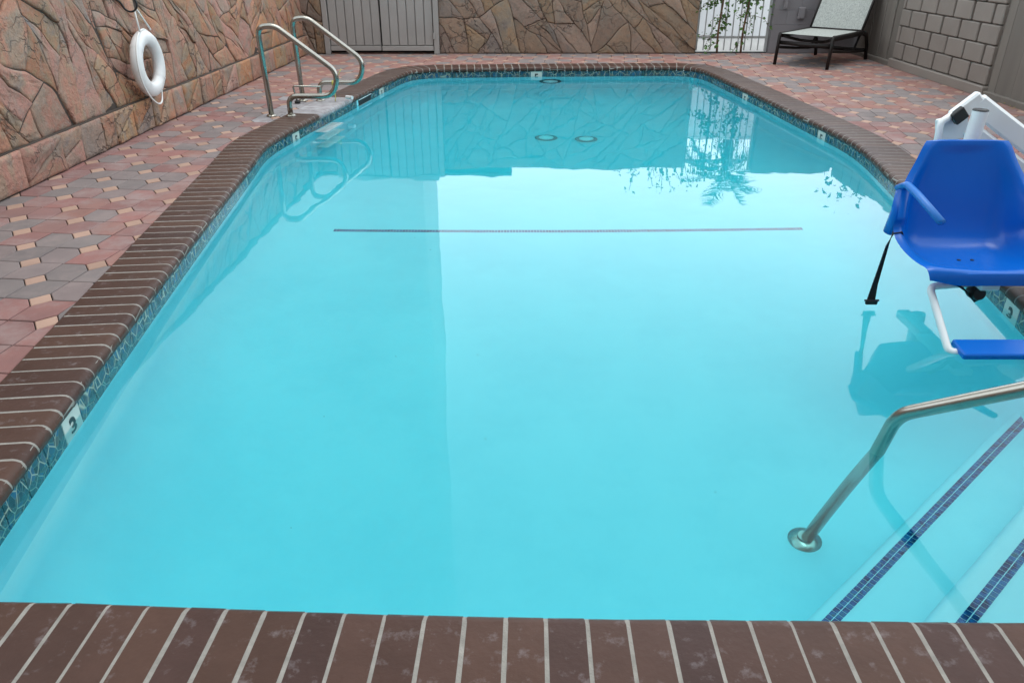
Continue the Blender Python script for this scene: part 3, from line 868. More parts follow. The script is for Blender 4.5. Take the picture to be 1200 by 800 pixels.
def build_stones(cells, frame, parent, m, seed, amp=0.035, joint=0.006, thick=0.022, bound=None, name='stone'):
    """frame(s,h,o)->world; each cell becomes one bevelled, slightly tilted stone with wavy matched edges"""
    rg = random.Random(seed)
    for cell in cells:
        if poly_area(cell) < 0: cell = cell[::-1]
        E_ = []
        for i in range(len(cell)):
            a, b = cell[i], cell[(i + 1) % len(cell)]; L_ = math.dist(a, b)
            if L_ < 1e-4: continue
            k = max(1, min(9, int(L_ / 0.055)))
            for q in range(k): E_.append((a[0] + (b[0] - a[0]) * q / k, a[1] + (b[1] - a[1]) * q / k))
        if len(E_) < 3: continue
        W = []
        for (s, h) in E_:
            w = wob(s, h, amp, seed)
            s2, h2 = s + w.x, h + w.y
            if bound:
                if abs(s - bound[0]) < 1e-3: s2 = s
                if abs(s - bound[1]) < 1e-3: s2 = s
                if abs(h - bound[2]) < 1e-3: h2 = h
                if abs(h - bound[3]) < 1e-3: h2 = h
                s2 = min(max(s2, bound[0]), bound[1]); h2 = min(max(h2, bound[2]), bound[3])
            W.append((s2, h2))
        c = centroid(W); c = (sum(w[0] for w in W) / len(W), sum(w[1] for w in W) / len(W)) if abs(poly_area(W)) < 1e-4 else c
        n = len(W); tk = thick * rg.uniform(0.6, 1.25); tx, ty = rg.uniform(-.05, .05), rg.uniform(-.05, .05)
        def ringp(ins, o):
            P = []
            for w in W:
                dx, dy = c[0] - w[0], c[1] - w[1]; l = math.hypot(dx, dy) or 1e-6; t = min(0.45, ins / l)
                x, y = w[0] + dx * t, w[1] + dy * t
                P.append(frame(x, y, o + ((x - c[0]) * tx + (y - c[1]) * ty if o > 0.004 else 0)))
            return P
        def midring(t, o):
            P = []
            for w in W:
                x, y = w[0] + (c[0] - w[0]) * t, w[1] + (c[1] - w[1]) * t
                P.append(frame(x, y, o + noise.noise(Vector((x * 9, y * 9, seed * 1.7))) * 0.016 + (x - c[0]) * tx + (y - c[1]) * ty))
            return P
        rings = [ringp(joint * .5, -0.012), ringp(joint, tk * 0.5), ringp(joint + 0.007, tk * 0.88), ringp(joint + 0.03, tk), midring(0.55, tk)]
        V = [v for r_ in rings for v in r_] + [frame(c[0], c[1], tk * rg.uniform(.8, 1.5))]
        F = []
        for r_ in range(4):
            for k in range(n):
                j = (k + 1) % n; F.append((r_ * n + k, r_ * n + j, (r_ + 1) * n + j, (r_ + 1) * n + k))
        for k in range(n): F.append((4 * n + k, 4 * n + (k + 1) % n, 5 * n))
        o0 = Vector(frame(c[0], c[1], 0))
        o = meshobj(name, [Vector(v) - o0 for v in V], F, m, parent, smooth=True, loc=o0 - Vector(parent.location))
ct, st_ = math.cos(TH), math.sin(TH)
def px_left(x, y):
    """photo pixel -> (s,h) on the left wall"""
    v = (y - 400) / 900; k = (x - 600) / 900; den = ct - v * st_
    # X = k d, Y = den d, X = -3.37+.035(Y-5) - lies on the face
    d = (-3.37 - 0.175 + 0.03) / (k - 0.035 * den); return (d * den, H - d * (st_ + v * ct))
def px_back(x, y, Y=12.3):
    v = (y - 400) / 900; d = Y / (ct - v * st_); return ((x - 600) / 900 * d, H - d * (st_ + v * ct))
LT = 1.56
left_wall = empty('stone_wall', (LWX(5), 5, 0), label='long pinkish carved stone wall with the life ring hanging on it', cat='wall')
def fl(s, h, o): return (LWX(s) + o, s, h)
def fl2(s, h, o): return (LWX(s) + 0.045 + o, s, h)
cuts = [((10, 0), (43, 88)), ((43, 88), (80, 155)), ((25, -8), (70, 36)), ((43, 88), (68, 34)), ((-10, 92), (43, 88)), ((0, 44), (36, 74)), ((66, 36), (100, 65)), ((100, 65), (130, 100)),
        ((57, -4), (102, 63)), ((98, 76), (80, 153)), ((80, -2), (102, 34)), ((102, 34), (162, 112)), ((134, 72), (114, 142)), ((102, 33), (146, 19)), ((113, 31), (158, 84)), ((118, -2), (145, 22)),
        ((204, -2), (262, 80)), ((218, -5), (252, 42)), ((230, 0), (275, 68)), ((244, 0), (296, 68)), ((284, -2), (307, 32)), ((278, 5), (294, 22)), ((200, 57), (229, 86)), ((229, 43), (232, 92)),
        ((0, 105), (28, 115)), ((86, 121), (120, 118)), ((150, 70), (200, 130)), ((160, 40), (200, 60)), ((300, 10), (336, 20))]
cutsL = []
for a, b_ in cuts: cutsL.append((px_left(*a), px_left(*b_)))
region = [(-1.0, 0.255), (12.3, 0.255), (12.3, LT), (-1.0, LT)]
cl = stones(region, cutsL, 11, 0.085, -52, 20)
build_stones(cl, fl, left_wall, M['stone'], 21, bound=(-1, 12.3, 0.255, LT), amp=0.05, joint=0.0045, thick=0.02)
cb = []
s = -1.0; rg = random.Random(5)
while s < 12.28:
    w = min(rg.uniform(0.22, 0.5), 12.3 - s)
    if 12.3 - s - w < 0.12: w = 12.3 - s
    q = [(s + 0, 0), (s + w, 0), (s + w, .26), (s, .26)]
    if rg.random() < 0.35:
        t = rg.uniform(0.3, 0.7); cb += split_poly(q, (math.sin(.9 * t), -math.cos(.9 * t)), math.sin(.9 * t) * (s + w / 2) - math.cos(.9 * t) * 0.13)
    else: cb.append(q)
    s += w
cb = [q for q in cb if len(q) >= 3]
build_stones(cb, fl2, left_wall, M['stone'], 22, bound=(-1, 12.3, 0, .26), amp=0.02, joint=0.005, thick=0.028, name='base_stone')
b = MB(); lw0 = Vector(left_wall.location)
V = []
for (o0, o1, z0, z1) in ((-0.2, 0.006, -0.1, LT), (-0.1, 0.05, -0.1, 0.262)):
    V8 = [Vector((LWX(y) + o, y, z)) - lw0 for y in (-1, 12.3) for o in (o0, o1) for z in (z0, z1)]
    b.add(V8, [(0, 1, 3, 2), (4, 6, 7, 5), (0, 4, 5, 1), (2, 3, 7, 6), (0, 2, 6, 4), (1, 5, 7, 3)])
b.build('wall_core', M['stone_joint'], left_wall)
b = MB(); V8 = [Vector((LWX(y) + o, y, z)) - lw0 for y in (-1, 12.3) for o in (-0.22, 0.05) for z in (LT + 0.002, LT + 0.05)]
b.add(V8, [(0, 1, 3, 2), (4, 6, 7, 5), (0, 4, 5, 1), (2, 3, 7, 6), (0, 2, 6, 4), (1, 5, 7, 3)]); b.build('wall_cap', M['stone_joint'], left_wall)

BX0, BX1 = -1.09, 2.76
back_wall = empty('stone_wall', (0.8, 12.3, 0), label='brown carved stone wall behind the far end of the pool', cat='wall')
def fb(s, h, o): return (s, 12.3 - o, h)
c4 = [((120, 0), (280, 243)), ((0, 78), (180, 85)), ((100, 80), (118, 250)), ((375, -5), (410, 110)), ((410, 110), (425, 250)), ((240, 25), (330, 65)), ((330, 65), (372, 250)), ((385, 32), (525, -2)),
      ((490, 20), (600, 110)), ((600, 110), (740, 250)), ((600, -5), (815, 165)), ((718, 92), (668, 148)), ((830, -4), (892, 50)), ((892, 50), (812, 165)), ((905, -5), (1010, 250)), ((915, 28), (1184, 142)),
      ((1050, -5), (1184, 80)), ((675, 148), (775, 218)), ((575, 112), (520, 235)), ((1040, 100), (1085, 250)), ((800, 185), (940, 225)), ((212, 92), (335, 92)), ((200, -2), (250, 40)), ((20, -5), (100, 80))]
cutsB = [(px_back(520 + a[0] / 4, a[1] / 4), px_back(520 + b_[0] / 4, b_[1] / 4)) for a, b_ in c4]
cbk = stones([(BX0, 0), (BX1, 0), (BX1, 1.52), (BX0, 1.52)], cutsB, 4, 0.11, -50, 22)
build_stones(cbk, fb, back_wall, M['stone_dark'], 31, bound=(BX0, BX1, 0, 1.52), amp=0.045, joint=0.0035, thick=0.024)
b = MB(); b.box((0.835 - .8, 0.125, 0.71), (BX1 - BX0 - 0.004, 0.24, 1.62)); b.build('wall_core', M['stone_joint'], back_wall)
bl_wall = empty('stone_wall', (-3.0, 12.26, 0), label='narrow brown stone panel left of the grey double gate', cat='wall')
cbl = stones([(-3.12, 0), (-2.80, 0), (-2.80, 1.56), (-3.12, 1.56)], [], 9, 0.05, -50, 20)
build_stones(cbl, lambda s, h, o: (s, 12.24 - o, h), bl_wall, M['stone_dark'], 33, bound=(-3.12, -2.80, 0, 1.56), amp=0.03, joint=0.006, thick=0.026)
b = MB(); b.box((0.03, 0.11, 0.73), (0.33, 0.24, 1.66)); b.build('wall_core', M['stone_joint'], bl_wall)

# ------------------------------------------------------------------ grey double gate
gate = empty('double_gate', (-1.95, 12.25, 0), label='closed grey plank double gate in the far left corner', cat='gate')
def gx(x): return x + 1.95
GT = 1.66
for px in (-2.755, -1.125):
    b = MB(); b.box((gx(px), 0.0, GT / 2), (0.075, 0.09, GT), ch=0.004); b.build('gate_post', M['gate'], gate)
for (x0, x1, yo) in ((-2.71, -1.955, 0.0), (-1.94, -1.17, -0.012)):
    leaf = MB(); leaf.box((gx((x0 + x1) / 2), 0.03 + yo, GT / 2 + 0.03), (x1 - x0 - 0.006, 0.02, GT - 0.08)); lf = leaf.build('gate_leaf', M['gate'], gate)
    n = 6; w = (x1 - x0) / n
    for k in range(n):
        b = MB(); b.box((gx(x0 + w * (k + .5)), 0.005 + yo + (0.004 if k % 2 else 0), GT / 2 + 0.055), (w - 0.011, 0.03, GT - 0.13), ch=0.005); b.build('plank', M['gate'], lf)
    b = MB(); b.box((gx((x0 + x1) / 2), -0.004 + yo, 0.078), (x1 - x0 - 0.002, 0.05, 0.065), ch=0.004); b.build('bottom_rail', M['gate'], lf)
    b = MB(); b.box((gx((x0 + x1) / 2), -0.004 + yo, GT - 0.01), (x1 - x0 - 0.002, 0.05, 0.065), ch=0.004); b.build('top_rail', M['gate'], lf)
for z in (0.25, 1.2):
    b = MB(); b.box((gx(-1.155), -0.052, z), (0.035, 0.014, 0.09), ch=0.003); b.build('hinge', M['gate'], gate)
b = MB(); b.box((gx(-1.94), 0.16, GT / 2), (1.7, 0.02, GT)); b.build('back_board', M['black'], gate)
# low roof edge seen only in the water, behind gate and part of the wall
roof = empty('shed_roof', (-1.5, 12.75, 0), label='low brown roof edge behind the grey gate, mirrored in the water', cat='roof')
b = MB(); b.box((-.15, 0, 1.70), (3.3, 0.3, 0.06), ch=0.01); b.build('roof_edge', M['rooftile'], roof)
b = MB(); b.box((-.15, 0.05, 0.82), (3.2, 0.1, 1.64)); b.build('shed_wall', M['board'], roof)

# ------------------------------------------------------------------ picket fence, vine
FY = 12.40
fence = empty('picket_fence', (3.31, FY, 0), label='grey metal picket fence with vines between stone and painted walls', cat='fence')
x = 2.80
while x < 3.85:
    b = MB(); b.box((x - 3.31, 0, 0.79), (0.017, 0.017, 1.52), ch=0.003); b.build('picket', M['galv'], fence); x += 0.103
for z in (0.215, 1.42):
    b = MB(); b.box((0, 0.018, z), (1.08, 0.018, 0.035), ch=0.003); b.build('rail', M['galv'], fence)
for px in (2.775, 3.845):
    b = MB(); b.box((px - 3.31, 0.01, 0.79), (0.03, 0.04, 1.58), ch=0.003); b.build('post', M['galv'], fence)
b = MB(); b.box((3.31, FY, -0.006), (1.09, 0.09, 0.03), ch=0.004); b.build('threshold', M['black'], kind='structure')

def leaf_cloud(b, pts, rg, size, flat=0.4):
    for p in pts:
        s = size * rg.uniform(.6, 1.3); d = Vector((rg.uniform(-1, 1), rg.uniform(-1, 1), rg.uniform(-1, .6))).normalized()
        u = d.cross(Vector((rg.uniform(-1, 1), rg.uniform(-1, 1), rg.uniform(-1, 1)))).normalized(); p = Vector(p)
        n_ = d.cross(u) * s * 0.12
        b.add([p, p + d * s * .45 + u * s * flat + n_, p + d * s, p + d * s * .45 - u * s * flat + n_], [(0, 1, 2, 3)])
vine = empty('climbing_vine', (3.4, 12.45, 0), label='thin leafy vine with two brown stems climbing the picket fence', cat='vine')
rg = random.Random(12)
stems = []
for sx, lean in ((3.105, 0.0), (3.47, 0.03)):
    pts = [(sx - 3.4 + lean * t + 0.012 * math.sin(t * 9 + sx), -0.10 + 0.01 * math.sin(t * 7), t * 1.6) for t in [k / 12 for k in range(13)]]
    b = MB(); b.tube(pts, [0.017 - 0.006 * k / 12 for k in range(13)], 7); b.build('stem', M['bark'], vine, smooth=True)
tw = MB(); lp = []
for k in range(34):
    sx = rg.choice((3.105, 3.47)); z = rg.uniform(0.45, 1.75) if k < 26 else rg.uniform(0.12, 0.5)
    p = Vector((sx - 3.4, -0.1, z)); d = Vector((rg.uniform(-1, 1), rg.uniform(-.5, .4), rg.uniform(-.6, .5))); L_ = rg.uniform(.15, .5); pts = [p]
    for q in range(5): d = (d + Vector((rg.uniform(-.4, .4), rg.uniform(-.3, .3), rg.uniform(-.55, .1)))).normalized(); pts.append(pts[-1] + d * L_ / 5)
    pts = [Vector((max(-.62, min(.5, q.x)), q.y, q.z)) for q in pts]
    tw.tube(pts, 0.0028, 4)
    for q in pts[1:]:
        for _ in range(2 + (z > 0.7) * 3): lp.append(q + Vector((rg.uniform(-.04, .04), rg.uniform(-.04, .04), rg.uniform(-.04, .04))))
tw.build('twigs', M['bark'], vine, kind='stuff')
for _ in range(260): lp.append(Vector((max(-.6, min(.46, rg.gauss(0.0, .26))), -0.1 + rg.uniform(-.06, .06), rg.uniform(0.5, 1.75))))
b = MB(); leaf_cloud(b, lp, rg, 0.055); b.build('leaves', M['leaf'], vine, kind='stuff')

# shrub tips above the stone wall
shrub = empty('thin_shrub', (2.45, 12.9, 0), label='thin twiggy shrub rising behind the stone wall beside the fence', cat='shrub')
tw = MB(); lp = []
for k in range(16):
    p = Vector((rg.uniform(-.1, .1), 0, 0.2)); d = Vector((rg.uniform(-.35, .3), rg.uniform(-.2, .2), 1)); pts = [p]
    for q in range(7): d = (d + Vector((rg.uniform(-.3, .3), rg.uniform(-.3, .3), .1))).normalized(); pts.append(pts[-1] + d * rg.uniform(.2, .3))
    tw.tube(pts, 0.005, 4)
    for q in pts[4:]:
        for _ in range(4): lp.append(q + Vector((rg.uniform(-.07, .07), rg.uniform(-.07, .07), rg.uniform(-.07, .07))))
tw.build('branches', M['bark'], shrub); b = MB(); leaf_cloud(b, lp, rg, 0.06); b.build('leaves', M['leaf'], shrub, kind='stuff')

# ------------------------------------------------------------------ painted grey block wall in the far right corner
gw = empty('painted_block_wall', (4.5, 12.32, 0), label='smooth grey painted block wall behind the sun lounger', cat='wall')
b = MB(); b.box((0.10, 0.14, 0.72), (1.45, 0.2, 1.64)); b.build('wall_core', M['block_grey'], gw)
for r_ in range(8):
    x0 = 3.875 + (0 if r_ % 2 else -0.2)
    while x0 < 5.14:
        a, e = max(x0, 3.872), min(x0 + 0.40, 5.14); x0 += 0.40
        if e - a < 0.03: continue
        b = MB(); b.box(((a + e) / 2 - 4.5, 0.02, 0.1 + r_ * 0.2), (e - a - 0.002, 0.05, 0.1985), ch=0.0015); b.build('block', M['block_grey'], gw)
for (x, z, w_, h_, rz) in ((4.02, 0.70, 0.055, 0.17, 0), (4.27, 0.56, 0.10, 0.16, 0)):
    cpl = empty('junction_box', (x, 12.295, z), label=('small slim box high on the grey block wall' if x < 4.1 else 'wider flat box on the grey block wall above the lounger'), cat='junction box')
    b = MB(); b.box((0, -0.022, 0), (w_, 0.04, h_), ch=0.006); b.build('box_body', M['block_grey'], cpl)
    b = MB(); b.box((0, -0.046, 0), (w_ * .72, 0.006, h_ * .8), ch=0.002); b.build('cover', M['block_grey'], cpl)

# ------------------------------------------------------------------ right side: boards, block wall, boards
RX = 5.15
def vboards(name, y0, y1, label, w=0.14, seed=1):
    t = empty(name, (RX, (y0 + y1) / 2, 0), label=label, cat='fence'); rg = random.Random(seed); y = y0; ym = (y0 + y1) / 2
    while y < y1 - 0.01:
        ww = min(w * rg.uniform(.75, 1.2), y1 - y); b = MB(); b.box((0.02 + rg.uniform(-.012, .008), y + ww / 2 - ym, 0.82), (0.03, ww - 0.007, 1.56), ch=0.004); b.build('board', M['board'], t); y += ww
    b = MB(); b.box((0.07, 0, 0.80), (0.05, y1 - y0 - 0.002, 1.56)); b.build('backing', M['board'], t)
    b = MB(); b.box((0.0, 0, 0.025), (0.07, y1 - y0 - 0.004, 0.07), ch=0.008); b.build('kick_board', M['board'], t)
    return t
vboards('board_fence', 11.0, 12.30, 'dark brown board fence in the far right corner behind the lounger', 0.16, 2)
vboards('board_fence', 1.0, 8.66, 'brown board fence on the right nearest the pool lift', 0.30, 3)
bw = empty('painted_block_wall', (RX, 9.83, 0), label='taupe painted block wall with wide raked joints on the right', cat='wall')
b = MB(); b.box((0.12, 0, 0.74), (0.2, 2.33, 1.64)); b.build('wall_core', M['block_joint'], bw)
b = MB(); b.box((0.0, 0, 0.045), (0.10, 2.335, 0.11), ch=0.01); b.build('base_curb', M['block'], bw)
rg = random.Random(8)
for r_ in range(7):
    y = 8.668 - (0.2 if r_ % 2 else 0)
    while y < 10.99:
        a, e = max(y, 8.672), min(y + 0.405, 10.992); y += 0.405
        if e - a < 0.05: continue
        zc = 0.205 + r_ * 0.203 ; g1 = 0.042 + rg.uniform(-.008, .01)
        if zc + .1 > 1.58: continue
        b = MB(); b.box((0.01 + rg.uniform(-.003, .003), (a + e) / 2 - 9.83, zc), (0.06, e - a - g1, 0.192), ch=0.010); b.build('block', M['block'], bw)

# fallen leaves by the kick board
rg = random.Random(4); b = MB()
for k in range(16):
    y = rg.uniform(7.6, 8.7); x = RX - 0.05 - abs(rg.gauss(0, .07)); a = rg.uniform(0, 6.3); s = rg.uniform(.02, .04)
    d = Vector((math.cos(a), math.sin(a), rg.uniform(-.1, .3))); u = Vector((-math.sin(a), math.cos(a), 0))
    p = Vector((x, y, 0.012)); b.add([p, p + d * s * .5 + u * s * .35, p + d * s, p + d * s * .5 - u * s * .35], [(0, 1, 2, 3)])
b.build('fallen_leaves', M['dryleaf'], kind='stuff', label='yellowed fallen leaves at the foot of the right board fence', cat='leaves')

# ------------------------------------------------------------------ beyond the walls
wall2 = empty('white_wall', (6, 14.6, 0), label='bright white rendered wall seen through the picket fence', cat='wall')
b = MB(); b.box((0, 0, 0.75), (8, 0.2, 1.5), ch=0.01); b.build('wall_face', M['offwhite'], wall2)
b = MB(); b.box((0, 0, 1.53), (8.1, 0.26, 0.06), ch=0.01); b.build('wall_cap', M['offwhite'], wall2)
bld = empty('beige_building', (-8, 20, 0), label='tall beige building beyond the gate, mirrored in the left of the water', cat='building')
BXR = -1.93 + 8
b = MB(); b.box((BXR - 7, -2.0, 10.0), (14, 3, 20), ch=0.02); b.build('wall', M['beige'], bld)
b = MB(); b.box((BXR - 7, -2.0, 20.06), (13.9, 2.9, 0.12)); b.build('roof', M['beige'], bld)
# unseen motel wing, added to keep the low sky off everything facing the camera
hb = empty('added_motel_wing', (1, -2.6, 0), label='beige motel wing with doors, unseen behind the camera, added for its shade', cat='building')
b = MB(); b.box((0, -3, 3.0), (18, 6, 6.0), ch=0.03); b.build('wall', M['beige2'], hb)
b = MB(); b.box((0, -2.6, 6.1), (18.8, 7.2, 0.2), ch=0.03); b.build('roof', M['rooftile'], hb)
for k in range(3):
    for fz in (1.02, 4.0):
        b = MB(); b.box((-5.5 + 5 * k, 0.03, fz), (0.92, 0.06, 2.04), ch=0.01); dd = b.build('door', M['gate'], hb)
        b = MB(); b.box((-3.6 + 5 * k, 0.03, fz + .3), (1.7, 0.06, 1.3), ch=0.01); wf = b.build('window', M['gate'], hb)
        b = MB(); b.box((-3.6 + 5 * k, 0.066, fz + .3), (1.56, 0.01, 1.16)); b.build('pane', M['darkring'], wf)
# palm
def palm(x, y, h, r, label):
    t = empty('palm_tree', (x, y, 0), label=label, cat='palm tree'); rg = random.Random(3)
    b = MB(); b.tube([(0.05 * math.sin(k), 0, h * k / 8) for k in range(9)], [0.16 - 0.05 * k / 8 for k in range(9)], 10); b.build('trunk', M['bark'], t, smooth=True)
    b = MB()
    for k in range(26):
        a = k * 2.4; el = rg.uniform(-.5, 1.25); d = Vector((math.cos(a) * math.cos(el), math.sin(a) * math.cos(el), math.sin(el))); p = Vector((0, 0, h)); L_ = r * rg.uniform(.8, 1.1); pts = []
        for q in range(9): pts.append(p.copy()); p = p + d * L_ / 8; d = (d + Vector((0, 0, -0.13))).normalized()
        b.tube(pts, [0.012 - 0.001 * q for q in range(9)], 4)
        for q in range(3, 9):
            T_ = (pts[min(8, q + 1)] - pts[q - 1]).normalized(); S_ = T_.cross(Vector((0, 0, 1)));
            if S_.length < .1: S_ = Vector((1, 0, 0))
            S_.normalize(); l = r * 0.42 * (1 - abs(q - 5) / 7)
            for sg in (-1, 1):
                for e in (0, .5):
                    p0 = pts[q] + T_ * (L_ / 8) * e; tip = p0 + S_ * sg * l * .75 + T_ * l * .7 - Vector((0, 0, l * .35)); w_ = T_ * 0.022
                    b.add([p0 - w_, p0 + w_, tip], [(0, 1, 2)])
    b.build('crown', M['palmleaf'], t)
palm(4.80, 17.2, 2.75, 0.98, 'small fan palm beyond the fence, mirrored upside down in the water')
def tree(x, y, h, cr, n, label, seed):
    t = empty('leafy_tree', (x, y, 0), label=label, cat='tree'); rg = random.Random(seed)
    b = MB(); b.tube([(0, 0, 0), (0.05, 0, h * .3), (-.04, 0.05, h * .55), (0, 0, h * .75)], [.12, .1, .08, .05], 9); b.build('trunk', M['bark'], t, smooth=True)
    tw = MB(); lp = []
    for k in range(n):
        d = Vector((rg.uniform(-1, 1), rg.uniform(-1, 1), rg.uniform(-.5, .8))).normalized(); p = Vector((0, 0, h * .62)); pts = [p]; L_ = cr * rg.uniform(.7, 1.25)
        for q in range(6): d = (d + Vector((rg.uniform(-.3, .3), rg.uniform(-.3, .3), -.12))).normalized(); pts.append(pts[-1] + d * L_ / 6)
        tw.tube(pts, [.03, .024, .018, .012, .008, .006, .004], 4)
        for q in pts[2:]:
            for _ in range(16): lp.append(q + Vector((rg.gauss(0, .13), rg.gauss(0, .13), rg.gauss(-.05, .13))))
    tw.build('limbs', M['bark'], t); b = MB(); leaf_cloud(b, lp, rg, 0.11, .28); b.build('crown', M['palmleaf'], t)
tree(7.15, 13.8, 2.75, 1.3, 46, 'drooping leafy tree behind the far right corner of the walls', 5)

# ------------------------------------------------------------------ grab rails
def flange(parent, p, r=0.05):
    b = MB(); b.lathe([(r, 0), (r, 0.006), (r * .72, 0.016), (0.026, 0.02)], p, 20); autosmooth(b.build('flange', M['steel'], parent, smooth=True), 40)
def grab_rail(base, yaw, label, sc_=1.0):
    t = empty('grab_rail', base, yaw, label=label, cat='grab rail', group='steel grab rails at the left side of the pool')
    pts = [(0, 0, 0), (-0.02, 0, 0.80), (0.14, 0, 0.81), (0.68, 0, 0.40), (0.62, 0, 0.185), (0.185, 0, 0.185), (0.185, 0, 0)]
    path = fillet(pts, [0.12, 0.16, 0.15, 0.20, 0.09], 9)
    b = MB(); b.tube([(p.x, p.y, p.z) for p in path], 0.0255, 14); b.build('rail', M['steel'], t, smooth=True)
    flange(t, (0, 0, 0)); flange(t, (0.185, 0, 0.0))
    return t
grab_rail((-2.325, 7.60, 0.0), R(0), 'nearer of the two bent steel grab rails by the left pool edge')
grab_rail((-2.215, 8.41, 0.0), R(-2), 'farther of the two bent steel grab rails by the left pool edge')

# rope anchor bar, cord, cap
ab = empty('anchor_bar', (-2.24, 8.27, 0), label='low grey metal bar on a short post behind the grab rails', cat='bar')
b = MB(); b.tube(fillet([(0, 0, 0), (-0.03, 0, 0.17), (0.26, 0, 0.165)], 0.02), 0.009, 8); b.build('bar', M['steel'], ab, smooth=True)
b = MB(); b.lathe([(0.03, 0), (0.03, 0.02), (0.014, 0.03)], (0, 0, 0), 14); b.build('base', M['black'], ab)
cp = empty('skimmer_lid', (-2.08, 8.72, 0.0), label='round white lid lying on the pavers behind the grab rails', cat='lid')
b = MB(); b.lathe([(0.085, 0), (0.085, 0.008), (0.07, 0.014), (0, 0.014)], (0, 0, 0), 24); b.build('lid', M['white'], cp)
co = empty('thermometer_cord', (-1.86, 8.20, 0.0), label='yellow cord knotted round the farther grab rail with a white float', cat='cord')
b = MB(); b.tube([(0.0, 0.16, 0.215), (-.005, 0.165, 0.14), (0.005, 0.15, 0.05), (0, 0.14, 0.004)], 0.004, 6)
b.tube([(0.0, 0.16, 0.215), (0.05, 0.17, 0.26), (0.09, 0.16, 0.33)], 0.003, 6); b.lathe([(0.026, -0.02), (0.03, 0), (0.026, 0.02)], (0, 0.163, 0.185), 10, Matrix.Rotation(R(90), 3, 'Y')); b.build('cord', M['yellow'], co, smooth=True)
b = MB(); b.tube([(0.10, 0.24, 0.03), (0.17, 0.20, 0.03)], 0.02, 12); autosmooth(b.build('float', M['white'], co), 40)

# ------------------------------------------------------------------ life ring on its hook
lr = empty('life_ring', (LWX(7.07) + 0.12, 7.07, 0.55), label='white life ring with rope hanging on the stone wall', cat='life ring')
b = MB(); Rm, rm_ = 0.212, 0.063; V = []; F = []; nu, nv = 48, 16
for i in range(nu):
    a = 2 * math.pi * i / nu
    for j in range(nv):
        q = 2 * math.pi * j / nv; rr_ = Rm + rm_ * math.cos(q); V.append((rm_ * .78 * math.sin(q), rr_ * math.cos(a), rr_ * math.sin(a)))
for i in range(nu):
    for j in range(nv): F.append((i * nv + j, ((i + 1) % nu) * nv + j, ((i + 1) % nu) * nv + (j + 1) % nv, i * nv + (j + 1) % nv))
b.add(V, F); b.build('ring', M['white'], lr, smooth=True)
for a0 in (50, 140, 230, 320):
    b = MB(); V = []; F = []
    for i in range(4):
        a = R(a0 + (i - 1.5) * 2.2)
        for j in range(nv):
            q = 2 * math.pi * j / nv; rr_ = Rm + (rm_ + .0025) * math.cos(q); V.append(((rm_ + .0025) * .79 * math.sin(q), rr_ * math.cos(a), rr_ * math.sin(a)))
    for i in range(3):
        for j in range(nv): F.append((i * nv + j, (i + 1) * nv + j, (i + 1) * nv + (j + 1) % nv, i * nv + (j + 1) % nv))
    b.add(V, F); b.build('band', M['white'], lr, smooth=True)
b = MB(); rp = []
for k in range(41):
    u = k / 40; seg = (u * 4) % 1 if k < 40 else 1; a = R(50) + u * 2 * math.pi; bulge = 0.055 * max(0, math.cos(a - math.pi * 1.47)) ** 6
    rad = Rm + rm_ + .004 - .012 * math.cos(a) + bulge; rp.append((0.012 - 0.03 * math.cos(a) + bulge * .6, rad * math.cos(a), rad * math.sin(a)))
b.tube(rp, 0.0075, 7); b.build('rope', M['rope'], lr, smooth=True)
b = MB(); b.tube([(0.03, -.10, .27), (-0.01, -0.03, 0.42), (-0.01, 0.0, 0.44)], 0.0075, 7); b.tube([(0.03, .12, .265), (-0.01, 0.03, 0.42), (-0.01, 0.0, 0.44)], 0.0075, 7); b.build('hanging_loop', M['rope'], lr, smooth=True)
hk = empty('wall_hook', (LWX(6.95), 6.95, 1.0), label='black iron hook in the stone wall holding the life ring', cat='hook')
b = MB(); hp = [(0.0, -.03, 0.10), (0.05, 0.0, 0.05)] + [(0.115 + 0.06 * math.cos(R(a)), 0.02, 0.035 + 0.06 * math.sin(R(a))) for a in range(215, 470, 15)]
b.tube(hp, 0.008, 8); b.build('hook', M['black'], hk, smooth=True)

# ------------------------------------------------------------------ steps handrail
hr = empty('step_handrail', (1.18, 2.38, -1.04), label='bent steel handrail rising out of the water at the steps', cat='handrail')
dn = Vector((0.68, -0.73, 0)); B0 = Vector((0, 0, 0))
def hp_(t, z): return (dn.x * t, dn.y * t, z + 1.04)
path = fillet([hp_(0, -1.04), hp_(0.213, 0.055), hp_(0.55, 0.31), hp_(1.25, 0.85), hp_(1.62, 0.80), hp_(1.66, 0.0)], [0.14, 0.5, 0.12, 0.1], 10)
b = MB(); b.tube(path, 0.0242, 18); b.build('rail', M['steel'], hr, smooth=True)
b = MB(); b.lathe([(0.066, 0.012), (0.066, 0.02), (0.05, 0.032), (0.032, 0.036), (0.03, 0.05)], (0, 0, 0), 24); autosmooth(b.build('flange', M['steel'], hr), 40)
b = MB(); b.lathe([(0.055, 0), (0.055, 0.008), (0.035, 0.02)], hp_(1.66, 0.0), 20); b.build('flange', M['steel'], hr)

